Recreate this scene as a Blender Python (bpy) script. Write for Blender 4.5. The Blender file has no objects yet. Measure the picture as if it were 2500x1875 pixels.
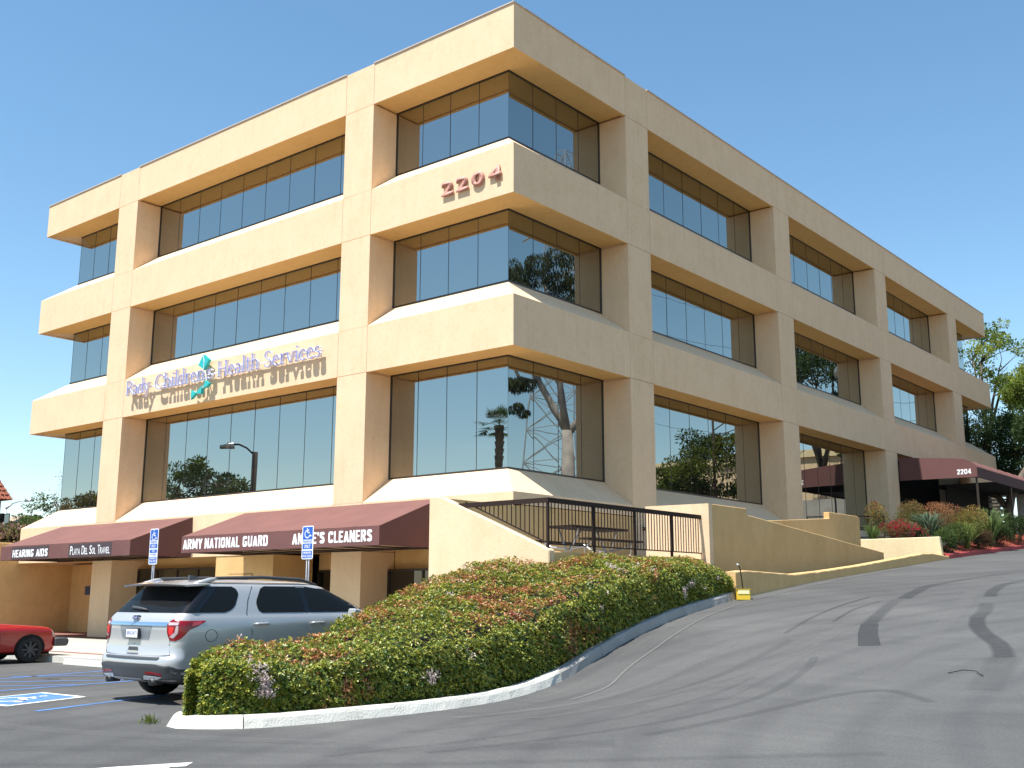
import bpy, bmesh, math, random
import numpy as np
from mathutils import Vector, Matrix

random.seed(7)
RNG = np.random.default_rng(7)
SC = bpy.context.scene
COL = SC.collection

# ------------------------------------------------------------------ camera
cd = bpy.data.cameras.new("camera")
cam = bpy.data.objects.new("camera", cd); COL.objects.link(cam)
CY, CP, CR = math.radians(39.2924), math.radians(11.173), math.radians(0.086)
CAMP = Vector((16.3716, -20.0590, 1.3901))
fw = Vector((-math.sin(CY)*math.cos(CP), math.cos(CY)*math.cos(CP), math.sin(CP)))
rt = Vector((math.cos(CY), math.sin(CY), 0)); up = rt.cross(fw)
r2 = math.cos(CR)*rt + math.sin(CR)*up; u2 = -math.sin(CR)*rt + math.cos(CR)*up
Mx = Matrix((r2, u2, -fw)).transposed().to_4x4(); Mx.translation = CAMP
cam.matrix_world = Mx
cd.sensor_width = 36.0; cd.lens = 36.0*2624.43/2500.0
cd.clip_start = 0.1; cd.clip_end = 3000
SC.camera = cam

# ------------------------------------------------------------------ world, sun, exposure
SUNV = Vector((-0.09, -0.445, 1.0)).normalized()          # towards the sun
ELEV = math.asin(SUNV.z); AZ = math.atan2(SUNV.x, SUNV.y)
w = bpy.data.worlds.new("World"); SC.world = w; w.use_nodes = True
nt = w.node_tree; nt.nodes.clear()
sky = nt.nodes.new("ShaderNodeTexSky"); sky.sky_type = 'NISHITA'; sky.sun_disc = False
sky.sun_elevation = ELEV; sky.sun_rotation = AZ
sky.altitude = 60; sky.air_density = 1.0; sky.dust_density = 0.35; sky.ozone_density = 0.7
bg = nt.nodes.new("ShaderNodeBackground"); bg.inputs[1].default_value = 0.122
wo = nt.nodes.new("ShaderNodeOutputWorld")
hsv = nt.nodes.new("ShaderNodeHueSaturation"); hsv.inputs["Saturation"].default_value = 1.14; hsv.inputs["Hue"].default_value = 0.490
nt.links.new(sky.outputs[0], hsv.inputs["Color"]); nt.links.new(hsv.outputs[0], bg.inputs[0]); nt.links.new(bg.outputs[0], wo.inputs[0])
sl = bpy.data.lights.new("sun", 'SUN'); sl.energy = 5.0; sl.angle = math.radians(0.5); sl.color = (1.0, 0.975, 0.935)
sun = bpy.data.objects.new("sun", sl); COL.objects.link(sun)
sun.rotation_euler = SUNV.to_track_quat('Z', 'Y').to_euler(); sun.location = (0, -30, 60)
SC.view_settings.view_transform = 'Standard'; SC.view_settings.look = 'None'
SC.view_settings.gamma = 1.0; SC.view_settings.use_curve_mapping = False
SC.view_settings.exposure = 0.76
try:
    SC.cycles.max_bounces = 8; SC.cycles.diffuse_bounces = 5; SC.cycles.glossy_bounces = 4
    SC.cycles.transparent_max_bounces = 8; SC.cycles.sample_clamp_indirect = 6.0
except Exception: pass

# ------------------------------------------------------------------ materials
MATS = {}
def newmat(name):
    m = bpy.data.materials.new(name); m.use_nodes = True; MATS[name] = m
    return m, m.node_tree, m.node_tree.nodes["Principled BSDF"]
def rgb(c): return (c[0], c[1], c[2], 1.0)
def N(nt, t, **kw):
    n = nt.nodes.new(t)
    for k, v in kw.items():
        if k in n.inputs: n.inputs[k].default_value = v
        else: setattr(n, k, v)
    return n
def simple(name, color, rough=0.6, metal=0.0, spec=0.5, var=0.0, vscale=3.0, bump=0.0, bscale=40.0, coat=0.0, emit=None):
    m, nt, b = newmat(name)
    b.inputs["Base Color"].default_value = rgb(color); b.inputs["Roughness"].default_value = rough
    b.inputs["Metallic"].default_value = metal; b.inputs["Specular IOR Level"].default_value = spec
    if coat: b.inputs["Coat Weight"].default_value = coat; b.inputs["Coat Roughness"].default_value = 0.04
    if var or bump:
        tc = N(nt, "ShaderNodeTexCoord")
    if var:
        n1 = N(nt, "ShaderNodeTexNoise"); n1.inputs["Scale"].default_value = vscale; n1.inputs["Detail"].default_value = 6
        nt.links.new(tc.outputs["Object"], n1.inputs["Vector"])
        rmp = N(nt, "ShaderNodeValToRGB")
        rmp.color_ramp.elements[0].position = 0.3; rmp.color_ramp.elements[1].position = 0.7
        rmp.color_ramp.elements[0].color = rgb([c*(1-var) for c in color])
        rmp.color_ramp.elements[1].color = rgb([min(1, c*(1+var)) for c in color])
        nt.links.new(n1.outputs["Fac"], rmp.inputs[0]); nt.links.new(rmp.outputs[0], b.inputs["Base Color"])
    if bump:
        n2 = N(nt, "ShaderNodeTexNoise"); n2.inputs["Scale"].default_value = bscale; n2.inputs["Detail"].default_value = 4
        nt.links.new(tc.outputs["Object"], n2.inputs["Vector"])
        bp = N(nt, "ShaderNodeBump"); bp.inputs["Strength"].default_value = bump; bp.inputs["Distance"].default_value = 0.02
        nt.links.new(n2.outputs["Fac"], bp.inputs["Height"]); nt.links.new(bp.outputs[0], b.inputs["Normal"])
    return m

def stucco(name, color, stain=0.10, bump=0.35):
    m, nt, b = newmat(name)
    L = nt.links
    b.inputs["Roughness"].default_value = 0.9; b.inputs["Specular IOR Level"].default_value = 0.2
    geo = N(nt, "ShaderNodeNewGeometry")
    n1 = N(nt, "ShaderNodeTexNoise"); n1.inputs["Scale"].default_value = 1.1; n1.inputs["Detail"].default_value = 8; n1.inputs["Roughness"].default_value = 0.65
    n2 = N(nt, "ShaderNodeTexNoise"); n2.inputs["Scale"].default_value = 6.5; n2.inputs["Detail"].default_value = 5; n2.inputs["Distortion"].default_value = 1.2
    mp = N(nt, "ShaderNodeMapping"); mp.inputs["Scale"].default_value = (2.6, 2.6, 0.35)
    n3 = N(nt, "ShaderNodeTexNoise"); n3.inputs["Scale"].default_value = 1.6; n3.inputs["Detail"].default_value = 5
    for n in (n1, n2): L.new(geo.outputs["Position"], n.inputs["Vector"])
    L.new(geo.outputs["Position"], mp.inputs["Vector"]); L.new(mp.outputs[0], n3.inputs["Vector"])
    r1 = N(nt, "ShaderNodeValToRGB"); e = r1.color_ramp.elements
    e[0].position = 0.33; e[0].color = rgb([color[0]*(1-stain), color[1]*(1-stain*1.15), color[2]*(1-stain*1.5)])
    e[1].position = 0.60; e[1].color = rgb(color)
    L.new(n1.outputs["Fac"], r1.inputs[0])
    r2_ = N(nt, "ShaderNodeValToRGB"); e = r2_.color_ramp.elements
    e[0].position = 0.30; e[0].color = (0.955, 0.935, 0.89, 1); e[1].position = 0.52; e[1].color = (1, 1, 1, 1)
    L.new(n2.outputs["Fac"], r2_.inputs[0])
    r3 = N(nt, "ShaderNodeValToRGB"); e = r3.color_ramp.elements
    e[0].position = 0.28; e[0].color = (0.955, 0.945, 0.93, 1); e[1].position = 0.5; e[1].color = (1, 1, 1, 1)
    L.new(n3.outputs["Fac"], r3.inputs[0])
    m1 = N(nt, "ShaderNodeMix", data_type='RGBA', blend_type='MULTIPLY'); m1.inputs[0].default_value = 1.0
    L.new(r1.outputs[0], m1.inputs[6]); L.new(r2_.outputs[0], m1.inputs[7])
    m2 = N(nt, "ShaderNodeMix", data_type='RGBA', blend_type='MULTIPLY'); m2.inputs[0].default_value = 1.0
    L.new(m1.outputs[2], m2.inputs[6]); L.new(r3.outputs[0], m2.inputs[7])
    L.new(m2.outputs[2], b.inputs["Base Color"])
    n4 = N(nt, "ShaderNodeTexNoise"); n4.inputs["Scale"].default_value = 22; n4.inputs["Detail"].default_value = 6; n4.inputs["Roughness"].default_value = 0.7
    L.new(geo.outputs["Position"], n4.inputs["Vector"])
    bp = N(nt, "ShaderNodeBump"); bp.inputs["Strength"].default_value = bump; bp.inputs["Distance"].default_value = 0.02
    L.new(n4.outputs["Fac"], bp.inputs["Height"]); L.new(bp.outputs[0], b.inputs["Normal"])
    return m

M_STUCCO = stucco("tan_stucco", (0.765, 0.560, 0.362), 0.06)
M_SOFFIT = stucco("bounce_toned_soffit", (0.78, 0.50, 0.20), 0.05, 0.2)  # same paint as the walls; orange bounce from sunlit sills put into the colour
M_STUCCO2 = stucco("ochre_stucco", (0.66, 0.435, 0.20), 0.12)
M_PLANTERW = stucco("yellow_stucco", (0.76, 0.62, 0.38), 0.08, 0.8)

def asphalt():
    m, nt, b = newmat("asphalt"); L = nt.links
    b.inputs["Roughness"].default_value = 0.82; b.inputs["Specular IOR Level"].default_value = 0.35
    geo = N(nt, "ShaderNodeNewGeometry")
    def noise(scale, det, rough=0.6, dist=0.0, stretch=None):
        n = N(nt, "ShaderNodeTexNoise"); n.inputs["Scale"].default_value = scale; n.inputs["Detail"].default_value = det
        n.inputs["Roughness"].default_value = rough; n.inputs["Distortion"].default_value = dist
        if stretch:
            mp = N(nt, "ShaderNodeMapping"); mp.inputs["Scale"].default_value = stretch[0]; mp.inputs["Rotation"].default_value = (0, 0, stretch[1])
            L.new(geo.outputs["Position"], mp.inputs["Vector"]); L.new(mp.outputs[0], n.inputs["Vector"])
        else: L.new(geo.outputs["Position"], n.inputs["Vector"])
        return n
    big = noise(0.22, 5, 0.55, 0.8)
    rb = N(nt, "ShaderNodeValToRGB"); e = rb.color_ramp.elements
    e[0].position = 0.3; e[0].color = (0.068, 0.067, 0.066, 1); e[1].position = 0.7; e[1].color = (0.112, 0.110, 0.106, 1)
    L.new(big.outputs["Fac"], rb.inputs[0])
    # faint sweeping wear from turning tyres
    wv = N(nt, "ShaderNodeTexWave"); wv.wave_type = 'RINGS'; wv.rings_direction = 'Z'
    wv.inputs["Scale"].default_value = 0.33; wv.inputs["Distortion"].default_value = 5.0; wv.inputs["Detail"].default_value = 4; wv.inputs["Detail Scale"].default_value = 0.35
    mp = N(nt, "ShaderNodeMapping"); mp.inputs["Location"].default_value = (-22, 6, 0)
    L.new(geo.outputs["Position"], mp.inputs["Vector"]); L.new(mp.outputs[0], wv.inputs["Vector"])
    st = noise(1.0, 6, 0.7, 0.3, ((0.35, 2.2, 1), math.radians(-25)))
    rs = N(nt, "ShaderNodeValToRGB"); e = rs.color_ramp.elements
    e[0].position = 0.30; e[0].color = (0.88, 0.88, 0.89, 1); e[1].position = 0.66; e[1].color = (1.03, 1.03, 1.02, 1)
    L.new(st.outputs["Fac"], rs.inputs[0])
    rw = N(nt, "ShaderNodeValToRGB"); e = rw.color_ramp.elements
    e[0].position = 0.0; e[0].color = (0.90, 0.90, 0.91, 1); e[1].position = 0.45; e[1].color = (1.03, 1.03, 1.02, 1)
    L.new(wv.outputs["Color"], rw.inputs[0])
    sp = noise(42, 4, 0.85)
    rp = N(nt, "ShaderNodeValToRGB"); e = rp.color_ramp.elements
    e[0].position = 0.35; e[0].color = (0.72, 0.72, 0.72, 1); e[1].position = 0.68; e[1].color = (1.28, 1.27, 1.24, 1)
    L.new(sp.outputs["Fac"], rp.inputs[0])
    # pale grit specks
    vo = N(nt, "ShaderNodeTexVoronoi"); vo.inputs["Scale"].default_value = 2.3
    L.new(geo.outputs["Position"], vo.inputs["Vector"])
    rv = N(nt, "ShaderNodeValToRGB"); e = rv.color_ramp.elements
    e[0].position = 0.012; e[0].color = (1, 1, 1, 1); e[1].position = 0.02; e[1].color = (0, 0, 0, 1)
    L.new(vo.outputs["Distance"], rv.inputs[0])
    cur = rb.outputs[0]
    for r in (rs, rw, rp):
        mx = N(nt, "ShaderNodeMix", data_type='RGBA', blend_type='MULTIPLY'); mx.inputs[0].default_value = 1.0
        L.new(cur, mx.inputs[6]); L.new(r.outputs[0], mx.inputs[7]); cur = mx.outputs[2]
    mx = N(nt, "ShaderNodeMix", data_type='RGBA'); L.new(rv.outputs[0], mx.inputs[0]); L.new(cur, mx.inputs[6]); mx.inputs[7].default_value = (0.35, 0.34, 0.31, 1)
    L.new(mx.outputs[2], b.inputs["Base Color"])
    bp = N(nt, "ShaderNodeBump"); bp.inputs["Strength"].default_value = 0.5; bp.inputs["Distance"].default_value = 0.012
    L.new(sp.outputs["Fac"], bp.inputs["Height"]); L.new(bp.outputs[0], b.inputs["Normal"])
    return m
M_ASPH = asphalt()

def glassmat(name, dark=(0.012, 0.012, 0.010), tint=(0.80, 0.90, 0.95), f0=0.30, wob=0.10, fk=0.85):
    m, nt, b = newmat(name); L = nt.links
    nt.nodes.remove(b); out = nt.nodes["Material Output"]
    d = N(nt, "ShaderNodeBsdfDiffuse"); d.inputs["Color"].default_value = rgb(dark)
    g = N(nt, "ShaderNodeBsdfGlossy"); g.inputs["Color"].default_value = rgb(tint); g.inputs["Roughness"].default_value = 0.004
    lw = N(nt, "ShaderNodeFresnel"); lw.inputs["IOR"].default_value = 1.5
    ma = N(nt, "ShaderNodeMath", operation='MULTIPLY_ADD'); ma.inputs[1].default_value = fk; ma.inputs[2].default_value = f0
    L.new(lw.outputs[0], ma.inputs[0])
    cl = N(nt, "ShaderNodeMath", operation='MINIMUM'); cl.inputs[1].default_value = 1.0; L.new(ma.outputs[0], cl.inputs[0])
    mx = N(nt, "ShaderNodeMixShader"); L.new(cl.outputs[0], mx.inputs[0]); L.new(d.outputs[0], mx.inputs[1]); L.new(g.outputs[0], mx.inputs[2])
    L.new(mx.outputs[0], out.inputs[0])
    if wob:
        geo = N(nt, "ShaderNodeNewGeometry")
        n = N(nt, "ShaderNodeTexNoise"); n.inputs["Scale"].default_value = 0.9; n.inputs["Detail"].default_value = 1
        L.new(geo.outputs["Position"], n.inputs["Vector"])
        bp = N(nt, "ShaderNodeBump"); bp.inputs["Strength"].default_value = wob; bp.inputs["Distance"].default_value = 0.01
        L.new(n.outputs["Fac"], bp.inputs["Height"]); L.new(bp.outputs[0], g.inputs["Normal"])
    return m
M_GLASS = glassmat("reflective_window_glass", tint=(0.93, 0.95, 0.88), f0=0.36)
M_SHOPGL = glassmat("shop_glass", (0.012, 0.011, 0.009), (0.9, 0.92, 0.9), 0.06, 0.03)
M_FRAME = simple("bronze_frame", (0.035, 0.024, 0.018), 0.4)
M_DARKGAP = simple("dark_joint", (0.10, 0.07, 0.045), 0.9)
M_CAP = simple("parapet_cap_metal", (0.50, 0.42, 0.35), 0.5)
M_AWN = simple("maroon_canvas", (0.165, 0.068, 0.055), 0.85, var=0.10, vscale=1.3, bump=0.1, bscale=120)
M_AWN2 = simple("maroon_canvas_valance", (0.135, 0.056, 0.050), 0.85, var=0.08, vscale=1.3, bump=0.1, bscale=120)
M_WHITE = simple("white_lettering", (0.82, 0.82, 0.82), 0.5)
M_PLATE = simple("dark_sign_patch", (0.055, 0.040, 0.045), 0.6)
M_IRON = simple("brown_painted_iron", (0.026, 0.014, 0.010), 0.7, spec=0.25)
M_CONC = simple("pale_concrete", (0.44, 0.41, 0.34), 0.9, var=0.10, vscale=1.5, bump=0.3, bscale=60)
M_CURB = simple("painted_curb", (0.56, 0.54, 0.47), 0.85, var=0.12, vscale=2.5, bump=0.5, bscale=35)
M_GREYC = simple("grey_concrete", (0.36, 0.335, 0.30), 0.9, var=0.12, vscale=2.0, bump=0.4, bscale=40)
M_PAVE = simple("terracotta_paving", (0.22, 0.10, 0.075), 0.9, var=0.15, vscale=3)
M_RED = simple("red_kerb_paint", (0.40, 0.055, 0.055), 0.7, var=0.15, vscale=2.0)
M_BLUEP = simple("blue_road_paint", (0.07, 0.18, 0.42), 0.8, var=0.2, vscale=4)
M_WHITEP = simple("white_road_paint", (0.72, 0.72, 0.70), 0.8, var=0.08, vscale=6)
M_SIGNB = simple("sign_blue", (0.01, 0.10, 0.45), 0.35)
M_SIGNW = simple("sign_white", (0.85, 0.85, 0.86), 0.35)
M_GALV = simple("galvanised_steel", (0.50, 0.50, 0.50), 0.35, metal=0.7)
M_NUM = simple("salmon_numerals", (0.52, 0.24, 0.18), 0.6)
M_LETF = simple("periwinkle_letter_face", (0.17, 0.25, 0.60), 0.4)
M_LETS = simple("lavender_letter_return", (0.78, 0.76, 0.83), 0.5)
M_TEAL = simple("teal_kite", (0.02, 0.42, 0.40), 0.4)
M_SILVER = simple("silver_car_paint", (0.47, 0.465, 0.455), 0.33, metal=0.30, coat=1.0)
M_REDCAR = simple("red_car_paint", (0.36, 0.006, 0.006), 0.35, coat=0.6)
M_BLACKP = simple("dark_grey_plastic", (0.055, 0.056, 0.058), 0.5, bump=0.1, bscale=200)
M_RUBBER = simple("tyre_rubber", (0.012, 0.012, 0.012), 0.75)
M_CARGL = glassmat("car_glass", (0.010, 0.011, 0.012), (0.95, 0.93, 0.88), 0.0, 0.0, 0.45)
M_CHROME = simple("chrome", (0.75, 0.77, 0.80), 0.08, metal=1.0)
M_TAIL = simple("tail_light_red", (0.22, 0.003, 0.006), 0.15, spec=0.6)
M_TAILB = simple("tail_light_bright_red", (0.75, 0.02, 0.02), 0.1, coat=1.0)
M_TAILC = simple("tail_light_clear", (0.50, 0.38, 0.38), 0.1, coat=1.0)
M_YEL = simple("yellow_plastic", (0.75, 0.50, 0.03), 0.45)
M_YELW = simple("faded_yellow_panel", (0.85, 0.76, 0.40), 0.5)
M_BARK = simple("grey_brown_bark", (0.13, 0.10, 0.075), 0.9, var=0.3, vscale=5, bump=0.6, bscale=20)
M_BARKW = simple("pale_eucalyptus_bark", (0.36, 0.31, 0.27), 0.8, var=0.35, vscale=1.2)
M_MULCH = simple("red_mulch", (0.24, 0.045, 0.022), 0.95, var=0.4, vscale=30, bump=1.0, bscale=60)
M_SOIL = simple("soil", (0.05, 0.035, 0.022), 0.95)
M_BLACK = simple("black_void", (0.004, 0.004, 0.004), 0.9)
M_ROOM = simple("dim_interior", (0.045, 0.035, 0.025), 0.9)
M_BLIND = simple("beige_blind", (0.18, 0.145, 0.09), 0.9)
M_TILE = simple("terracotta_tile", (0.42, 0.14, 0.08), 0.8, var=0.3, vscale=8)
M_BREEZE = simple("white_painted_block", (0.78, 0.77, 0.72), 0.8)

def leafmat(name, transl=0.35, rough=0.38, gloss=0.25):
    m, nt, b = newmat(name); L = nt.links
    at = N(nt, "ShaderNodeAttribute"); at.attribute_name = "Col"
    L.new(at.outputs["Color"], b.inputs["Base Color"])
    b.inputs["Roughness"].default_value = rough; b.inputs["Specular IOR Level"].default_value = gloss*2
    out = nt.nodes["Material Output"]
    tr = N(nt, "ShaderNodeBsdfTranslucent"); L.new(at.outputs["Color"], tr.inputs["Color"])
    mx = N(nt, "ShaderNodeMixShader"); mx.inputs[0].default_value = transl
    L.new(b.outputs[0], mx.inputs[1]); L.new(tr.outputs[0], mx.inputs[2]); L.new(mx.outputs[0], out.inputs[0])
    return m
M_LEAF = leafmat("leaf", 0.24); M_LEAF2 = leafmat("soft_leaf", 0.45, 0.6, 0.1)

# ------------------------------------------------------------------ object helpers
def root(name, loc, label, cat, group=None, kind=None, rotz=0.0):
    o = bpy.data.objects.new(name, None); COL.objects.link(o)
    o.location = loc; o.rotation_euler = (0, 0, rotz)
    o["label"] = label; o["category"] = cat
    if group: o["group"] = group
    if kind: o["kind"] = kind
    return o
def tagit(o, label, cat, group=None):
    o["label"] = label; o["category"] = cat
    if group: o["group"] = group
    return o
def wloc(p):
    v = Vector((0, 0, 0))
    while p is not None: v = v + p.location; p = p.parent
    return v
def link(name, me, mat, parent=None, loc=None, kind=None, label=None):
    o = bpy.data.objects.new(name, me); COL.objects.link(o)
    if mat is not None and len(me.materials) == 0:
        for mm in (mat if isinstance(mat, (list, tuple)) else [mat]): me.materials.append(mm)
    if parent is not None: o.parent = parent
    if loc is not None: o.location = loc
    if kind: o["kind"] = kind
    if label: o["label"] = label
    return o

class MB:
    """collects simple solids, in world coordinates; build() links them as one mesh object"""
    def __init__(s): s.v = []; s.f = []; s.m = []
    def add(s, vs, fs, mi=0):
        n = len(s.v); s.v += [tuple(v) for v in vs]; s.f += [tuple(n+i for i in f) for f in fs]; s.m += [mi]*len(fs); return s
    def box(s, x0, x1, y0, y1, z0, z1, mi=0):
        vs = [(x, y, z) for z in (z0, z1) for y in (y0, y1) for x in (x0, x1)]
        return s.add(vs, [(0, 2, 3, 1), (4, 5, 7, 6), (0, 1, 5, 4), (2, 6, 7, 3), (0, 4, 6, 2), (1, 3, 7, 5)], mi)
    def prism(s, poly, a, b, axis='x', mi=0):
        """poly in the two other axes, extruded from a to b; a, b may be functions of the poly point for mitres"""
        n = len(poly); vs = []
        for e in (a, b):
            for p in poly:
                t = e(p) if callable(e) else e
                vs.append({'x': (t, p[0], p[1]), 'y': (p[0], t, p[1]), 'z': (p[0], p[1], t)}[axis])
        fs = [tuple(range(n-1, -1, -1)), tuple(range(n, 2*n))] + [(i, (i+1) % n, n+(i+1) % n, n+i) for i in range(n)]
        return s.add(vs, fs, mi)
    def tube(s, pts, r, seg=8, mi=0, caps=True):
        pts = [Vector(p) for p in pts]; n0 = len(s.v)
        rs = r if isinstance(r, (list, tuple)) else [r]*len(pts)
        for i, p in enumerate(pts):
            t = (pts[min(i+1, len(pts)-1)] - pts[max(i-1, 0)]).normalized()
            a = t.orthogonal().normalized() if i == 0 else (a - t*a.dot(t)).normalized()
            b = t.cross(a)
            for k in range(seg):
                an = 2*math.pi*k/seg
                s.v.append(tuple(p + (a*math.cos(an) + b*math.sin(an))*rs[i]))
        for i in range(len(pts)-1):
            for k in range(seg):
                q = n0+i*seg; k2 = (k+1) % seg
                s.f.append((q+k, q+k2, q+seg+k2, q+seg+k)); s.m.append(mi)
        if caps:
            s.f.append(tuple(n0+k for k in range(seg-1, -1, -1))); s.f.append(tuple(n0+(len(pts)-1)*seg+k for k in range(seg))); s.m += [mi, mi]
        return s
    def bar(s, p, q, wd, ht, mi=0):
        p, q = Vector(p), Vector(q); t = (q-p).normalized()
        a = t.cross(Vector((0, 0, 1)));
        a = a.normalized() if a.length > 1e-4 else Vector((1, 0, 0))
        b = a.cross(t).normalized(); vs = []
        for c in (p, q):
            for i, j in ((-1, -1), (1, -1), (1, 1), (-1, 1)): vs.append(c + a*(i*wd/2) + b*(j*ht/2))
        return s.add(vs, [(3, 2, 1, 0), (4, 5, 6, 7), (0, 1, 5, 4), (1, 2, 6, 5), (2, 3, 7, 6), (3, 0, 4, 7)], mi)
    def build(s, name, mat, parent=None, smooth=False, kind=None, label=None, local=False, bevel=0.0, fix=True):
        off = Vector((0, 0, 0)) if (local or parent is None) else wloc(parent)
        me = bpy.data.meshes.new(name)
        me.from_pydata([tuple(Vector(v)-off) for v in s.v], [], s.f)
        for mm in (mat if isinstance(mat, (list, tuple)) else [mat]): me.materials.append(mm)
        if any(s.m): me.polygons.foreach_set("material_index", s.m)
        if fix or bevel:
            bm = bmesh.new(); bm.from_mesh(me)
            if bevel: bmesh.ops.bevel(bm, geom=list(bm.edges), offset=bevel, segments=1, affect='EDGES', clamp_overlap=True)
            if fix: bmesh.ops.recalc_face_normals(bm, faces=bm.faces)
            bm.to_mesh(me); bm.free()
        if smooth: me.shade_smooth()
        me.update()
        return link(name, me, None, parent, None, kind, label)

def npmesh(name, V, F, mat, parent=None, col=None, smooth=False, kind=None, off=None):
    """V (n,3); F (m,k) constant k"""
    me = bpy.data.meshes.new(name)
    V = np.asarray(V, np.float32); F = np.asarray(F, np.int32)
    if parent is not None and off is None: off = wloc(parent)
    if off is not None: V = V - np.array(off, np.float32)
    me.vertices.add(len(V)); me.vertices.foreach_set("co", V.ravel())
    k = F.shape[1]
    me.loops.add(F.size); me.loops.foreach_set("vertex_index", F.ravel())
    me.polygons.add(len(F)); me.polygons.foreach_set("loop_start", np.arange(0, F.size, k, dtype=np.int32))
    me.update(calc_edges=True)
    if smooth: me.shade_smooth()
    if col is not None:
        a = me.color_attributes.new("Col", 'FLOAT_COLOR', 'POINT')
        c = np.ones((len(V), 4), np.float32); c[:, :3] = col; a.data.foreach_set("color", c.ravel())
    me.materials.append(mat)
    me.validate(verbose=False)
    return link(name, me, None, parent, None, kind)

def norm(a): return a/np.maximum(np.linalg.norm(a, axis=-1, keepdims=True), 1e-9)
def leaves(name, C, D, size, col, mat, parent=None, width=0.42, kind=None, fold=0.15, hint=None):
    """diamond leaves at C pointing along D; size and col per leaf"""
    n = len(C); D = norm(D)
    R = norm(np.cross(D, RNG.normal(size=(n, 3)) if hint is None else hint)); U = np.cross(R, D)
    s = np.asarray(size).reshape(-1, 1)*np.ones((n, 1))
    b = C; t = C + D*s; l = C + D*s*0.5 + R*s*width*0.5 + U*s*fold*0.5; r = C + D*s*0.5 - R*s*width*0.5 + U*s*fold*0.5
    V = np.stack([b, r, t, l], 1).reshape(-1, 3)
    F = np.arange(4*n).reshape(n, 4)
    F = np.concatenate([F[:, [0, 1, 2]], F[:, [0, 2, 3]]], 0)
    return npmesh(name, V, F, mat, parent, np.repeat(col, 4, 0), kind=kind)

def text(name, body, loc, height, width, mat, parent, rotx=math.pi/2, rotz=0.0, depth=0.01, bold=0.0, kind=None, flat=False, mats=None):
    """lettering scaled to an exact cap height and width; loc = lower-left corner of the text"""
    c = bpy.data.curves.new(name, 'FONT'); c.body = body; c.size = 1.0; c.offset = bold; c.extrude = 0.0; c.resolution_u = 3
    t = bpy.data.objects.new(name, c); COL.objects.link(t)
    dg = bpy.context.evaluated_depsgraph_get(); dg.update()
    me = bpy.data.meshes.new_from_object(t.evaluated_get(dg))
    bpy.data.objects.remove(t); bpy.data.curves.remove(c)
    co = np.empty(len(me.vertices)*3, np.float32); me.vertices.foreach_get("co", co); co = co.reshape(-1, 3)
    mn, mxx = co.min(0), co.max(0)
    co[:, 0] = (co[:, 0]-mn[0])/(mxx[0]-mn[0])*width; co[:, 1] = (co[:, 1]-mn[1])/(mxx[1]-mn[1])*height
    me.vertices.foreach_set("co", co.ravel()); me.update()
    if depth:
        bm = bmesh.new(); bm.from_mesh(me)
        bmesh.ops.remove_doubles(bm, verts=bm.verts, dist=1e-5)
        r = bmesh.ops.extrude_face_region(bm, geom=list(bm.faces))
        bmesh.ops.translate(bm, verts=[g for g in r["geom"] if isinstance(g, bmesh.types.BMVert)], vec=(0, 0, depth))
        bmesh.ops.recalc_face_normals(bm, faces=bm.faces)
        if mats:
            for f_ in bm.faces: f_.material_index = 0 if (abs(f_.normal.z) > 0.9 and f_.calc_center_median().z > depth*0.5) else 1
        bm.to_mesh(me); bm.free()
    me.materials.clear()
    for mm in (mats or [mat]): me.materials.append(mm)
    o = bpy.data.objects.new(name, me); COL.objects.link(o); o.parent = parent
    o.location = Vector(loc) - (wloc(parent) if parent is not None else Vector((0, 0, 0)))
    o.rotation_euler = (rotx, 0, rotz)
    if kind: o["kind"] = kind
    return o

def sstep(t): t = np.clip(t, 0, 1); return t*t*(3-2*t)

# ------------------------------------------------------------------ ground
PZ = -0.126      # level of the parking lot
KP = [(-60, PZ), (-9.2, PZ), (-7.4, -0.11), (-6.2, 0.0), (-5.5, 0.10), (-4.6, 0.31), (-2.8, 0.66), (-.6, 0.98), (2.5, 1.351), (4, 1.50), (7.1, 1.80), (12.2, 2.21), (18, 2.68), (27, 3.32), (40, 3.75), (60, 4.0), (120, 4.0)]
FP = [(-60, PZ), (-13, PZ), (-9, 0.08), (-4, 0.55), (2.5, 1.351), (4, 1.50), (7.1, 1.80), (12.2, 2.21), (18, 2.68), (27, 3.32), (40, 3.75), (60, 4.0), (120, 4.0)]
def prof(y, P): return np.interp(y, [p[0] for p in P], [p[1] for p in P])
def smprof(y, P, r=0.9):
    return sum(prof(np.asarray(y)+o*r, P)*wt for o, wt in ((-1, .2), (-.5, .2), (0, .2), (.5, .2), (1, .2)))
KX = [(-14, 4.6), (-12.4, 4.86), (-12.1, 5.4), (-11.73, 5.77), (-10.8, 5.9), (-9.2, 6.05), (-7.6, 5.9), (-6, 5.75), (-4.6, 5.52), (-2.8, 5.2), (-.6, 4.85), (2.4, 4.6), (18, 4.5), (27, 4.5)]
def kx(y): return np.interp(y, [p[0] for p in KX], [p[1] for p in KX])
def terrain(x, y):
    x = np.asarray(x, float); y = np.asarray(y, float)
    k = smprof(y, KP, 0.5); f_ = smprof(y, FP)
    z = k + (f_-k)*sstep((x-kx(y)-0.5)/4.0)
    side = sstep((x-3.55)/0.9)            # level car park to the left of the planted bed
    z = PZ + (z-PZ)*side
    return z
def tz(x, y): return float(terrain(x, y))

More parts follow.
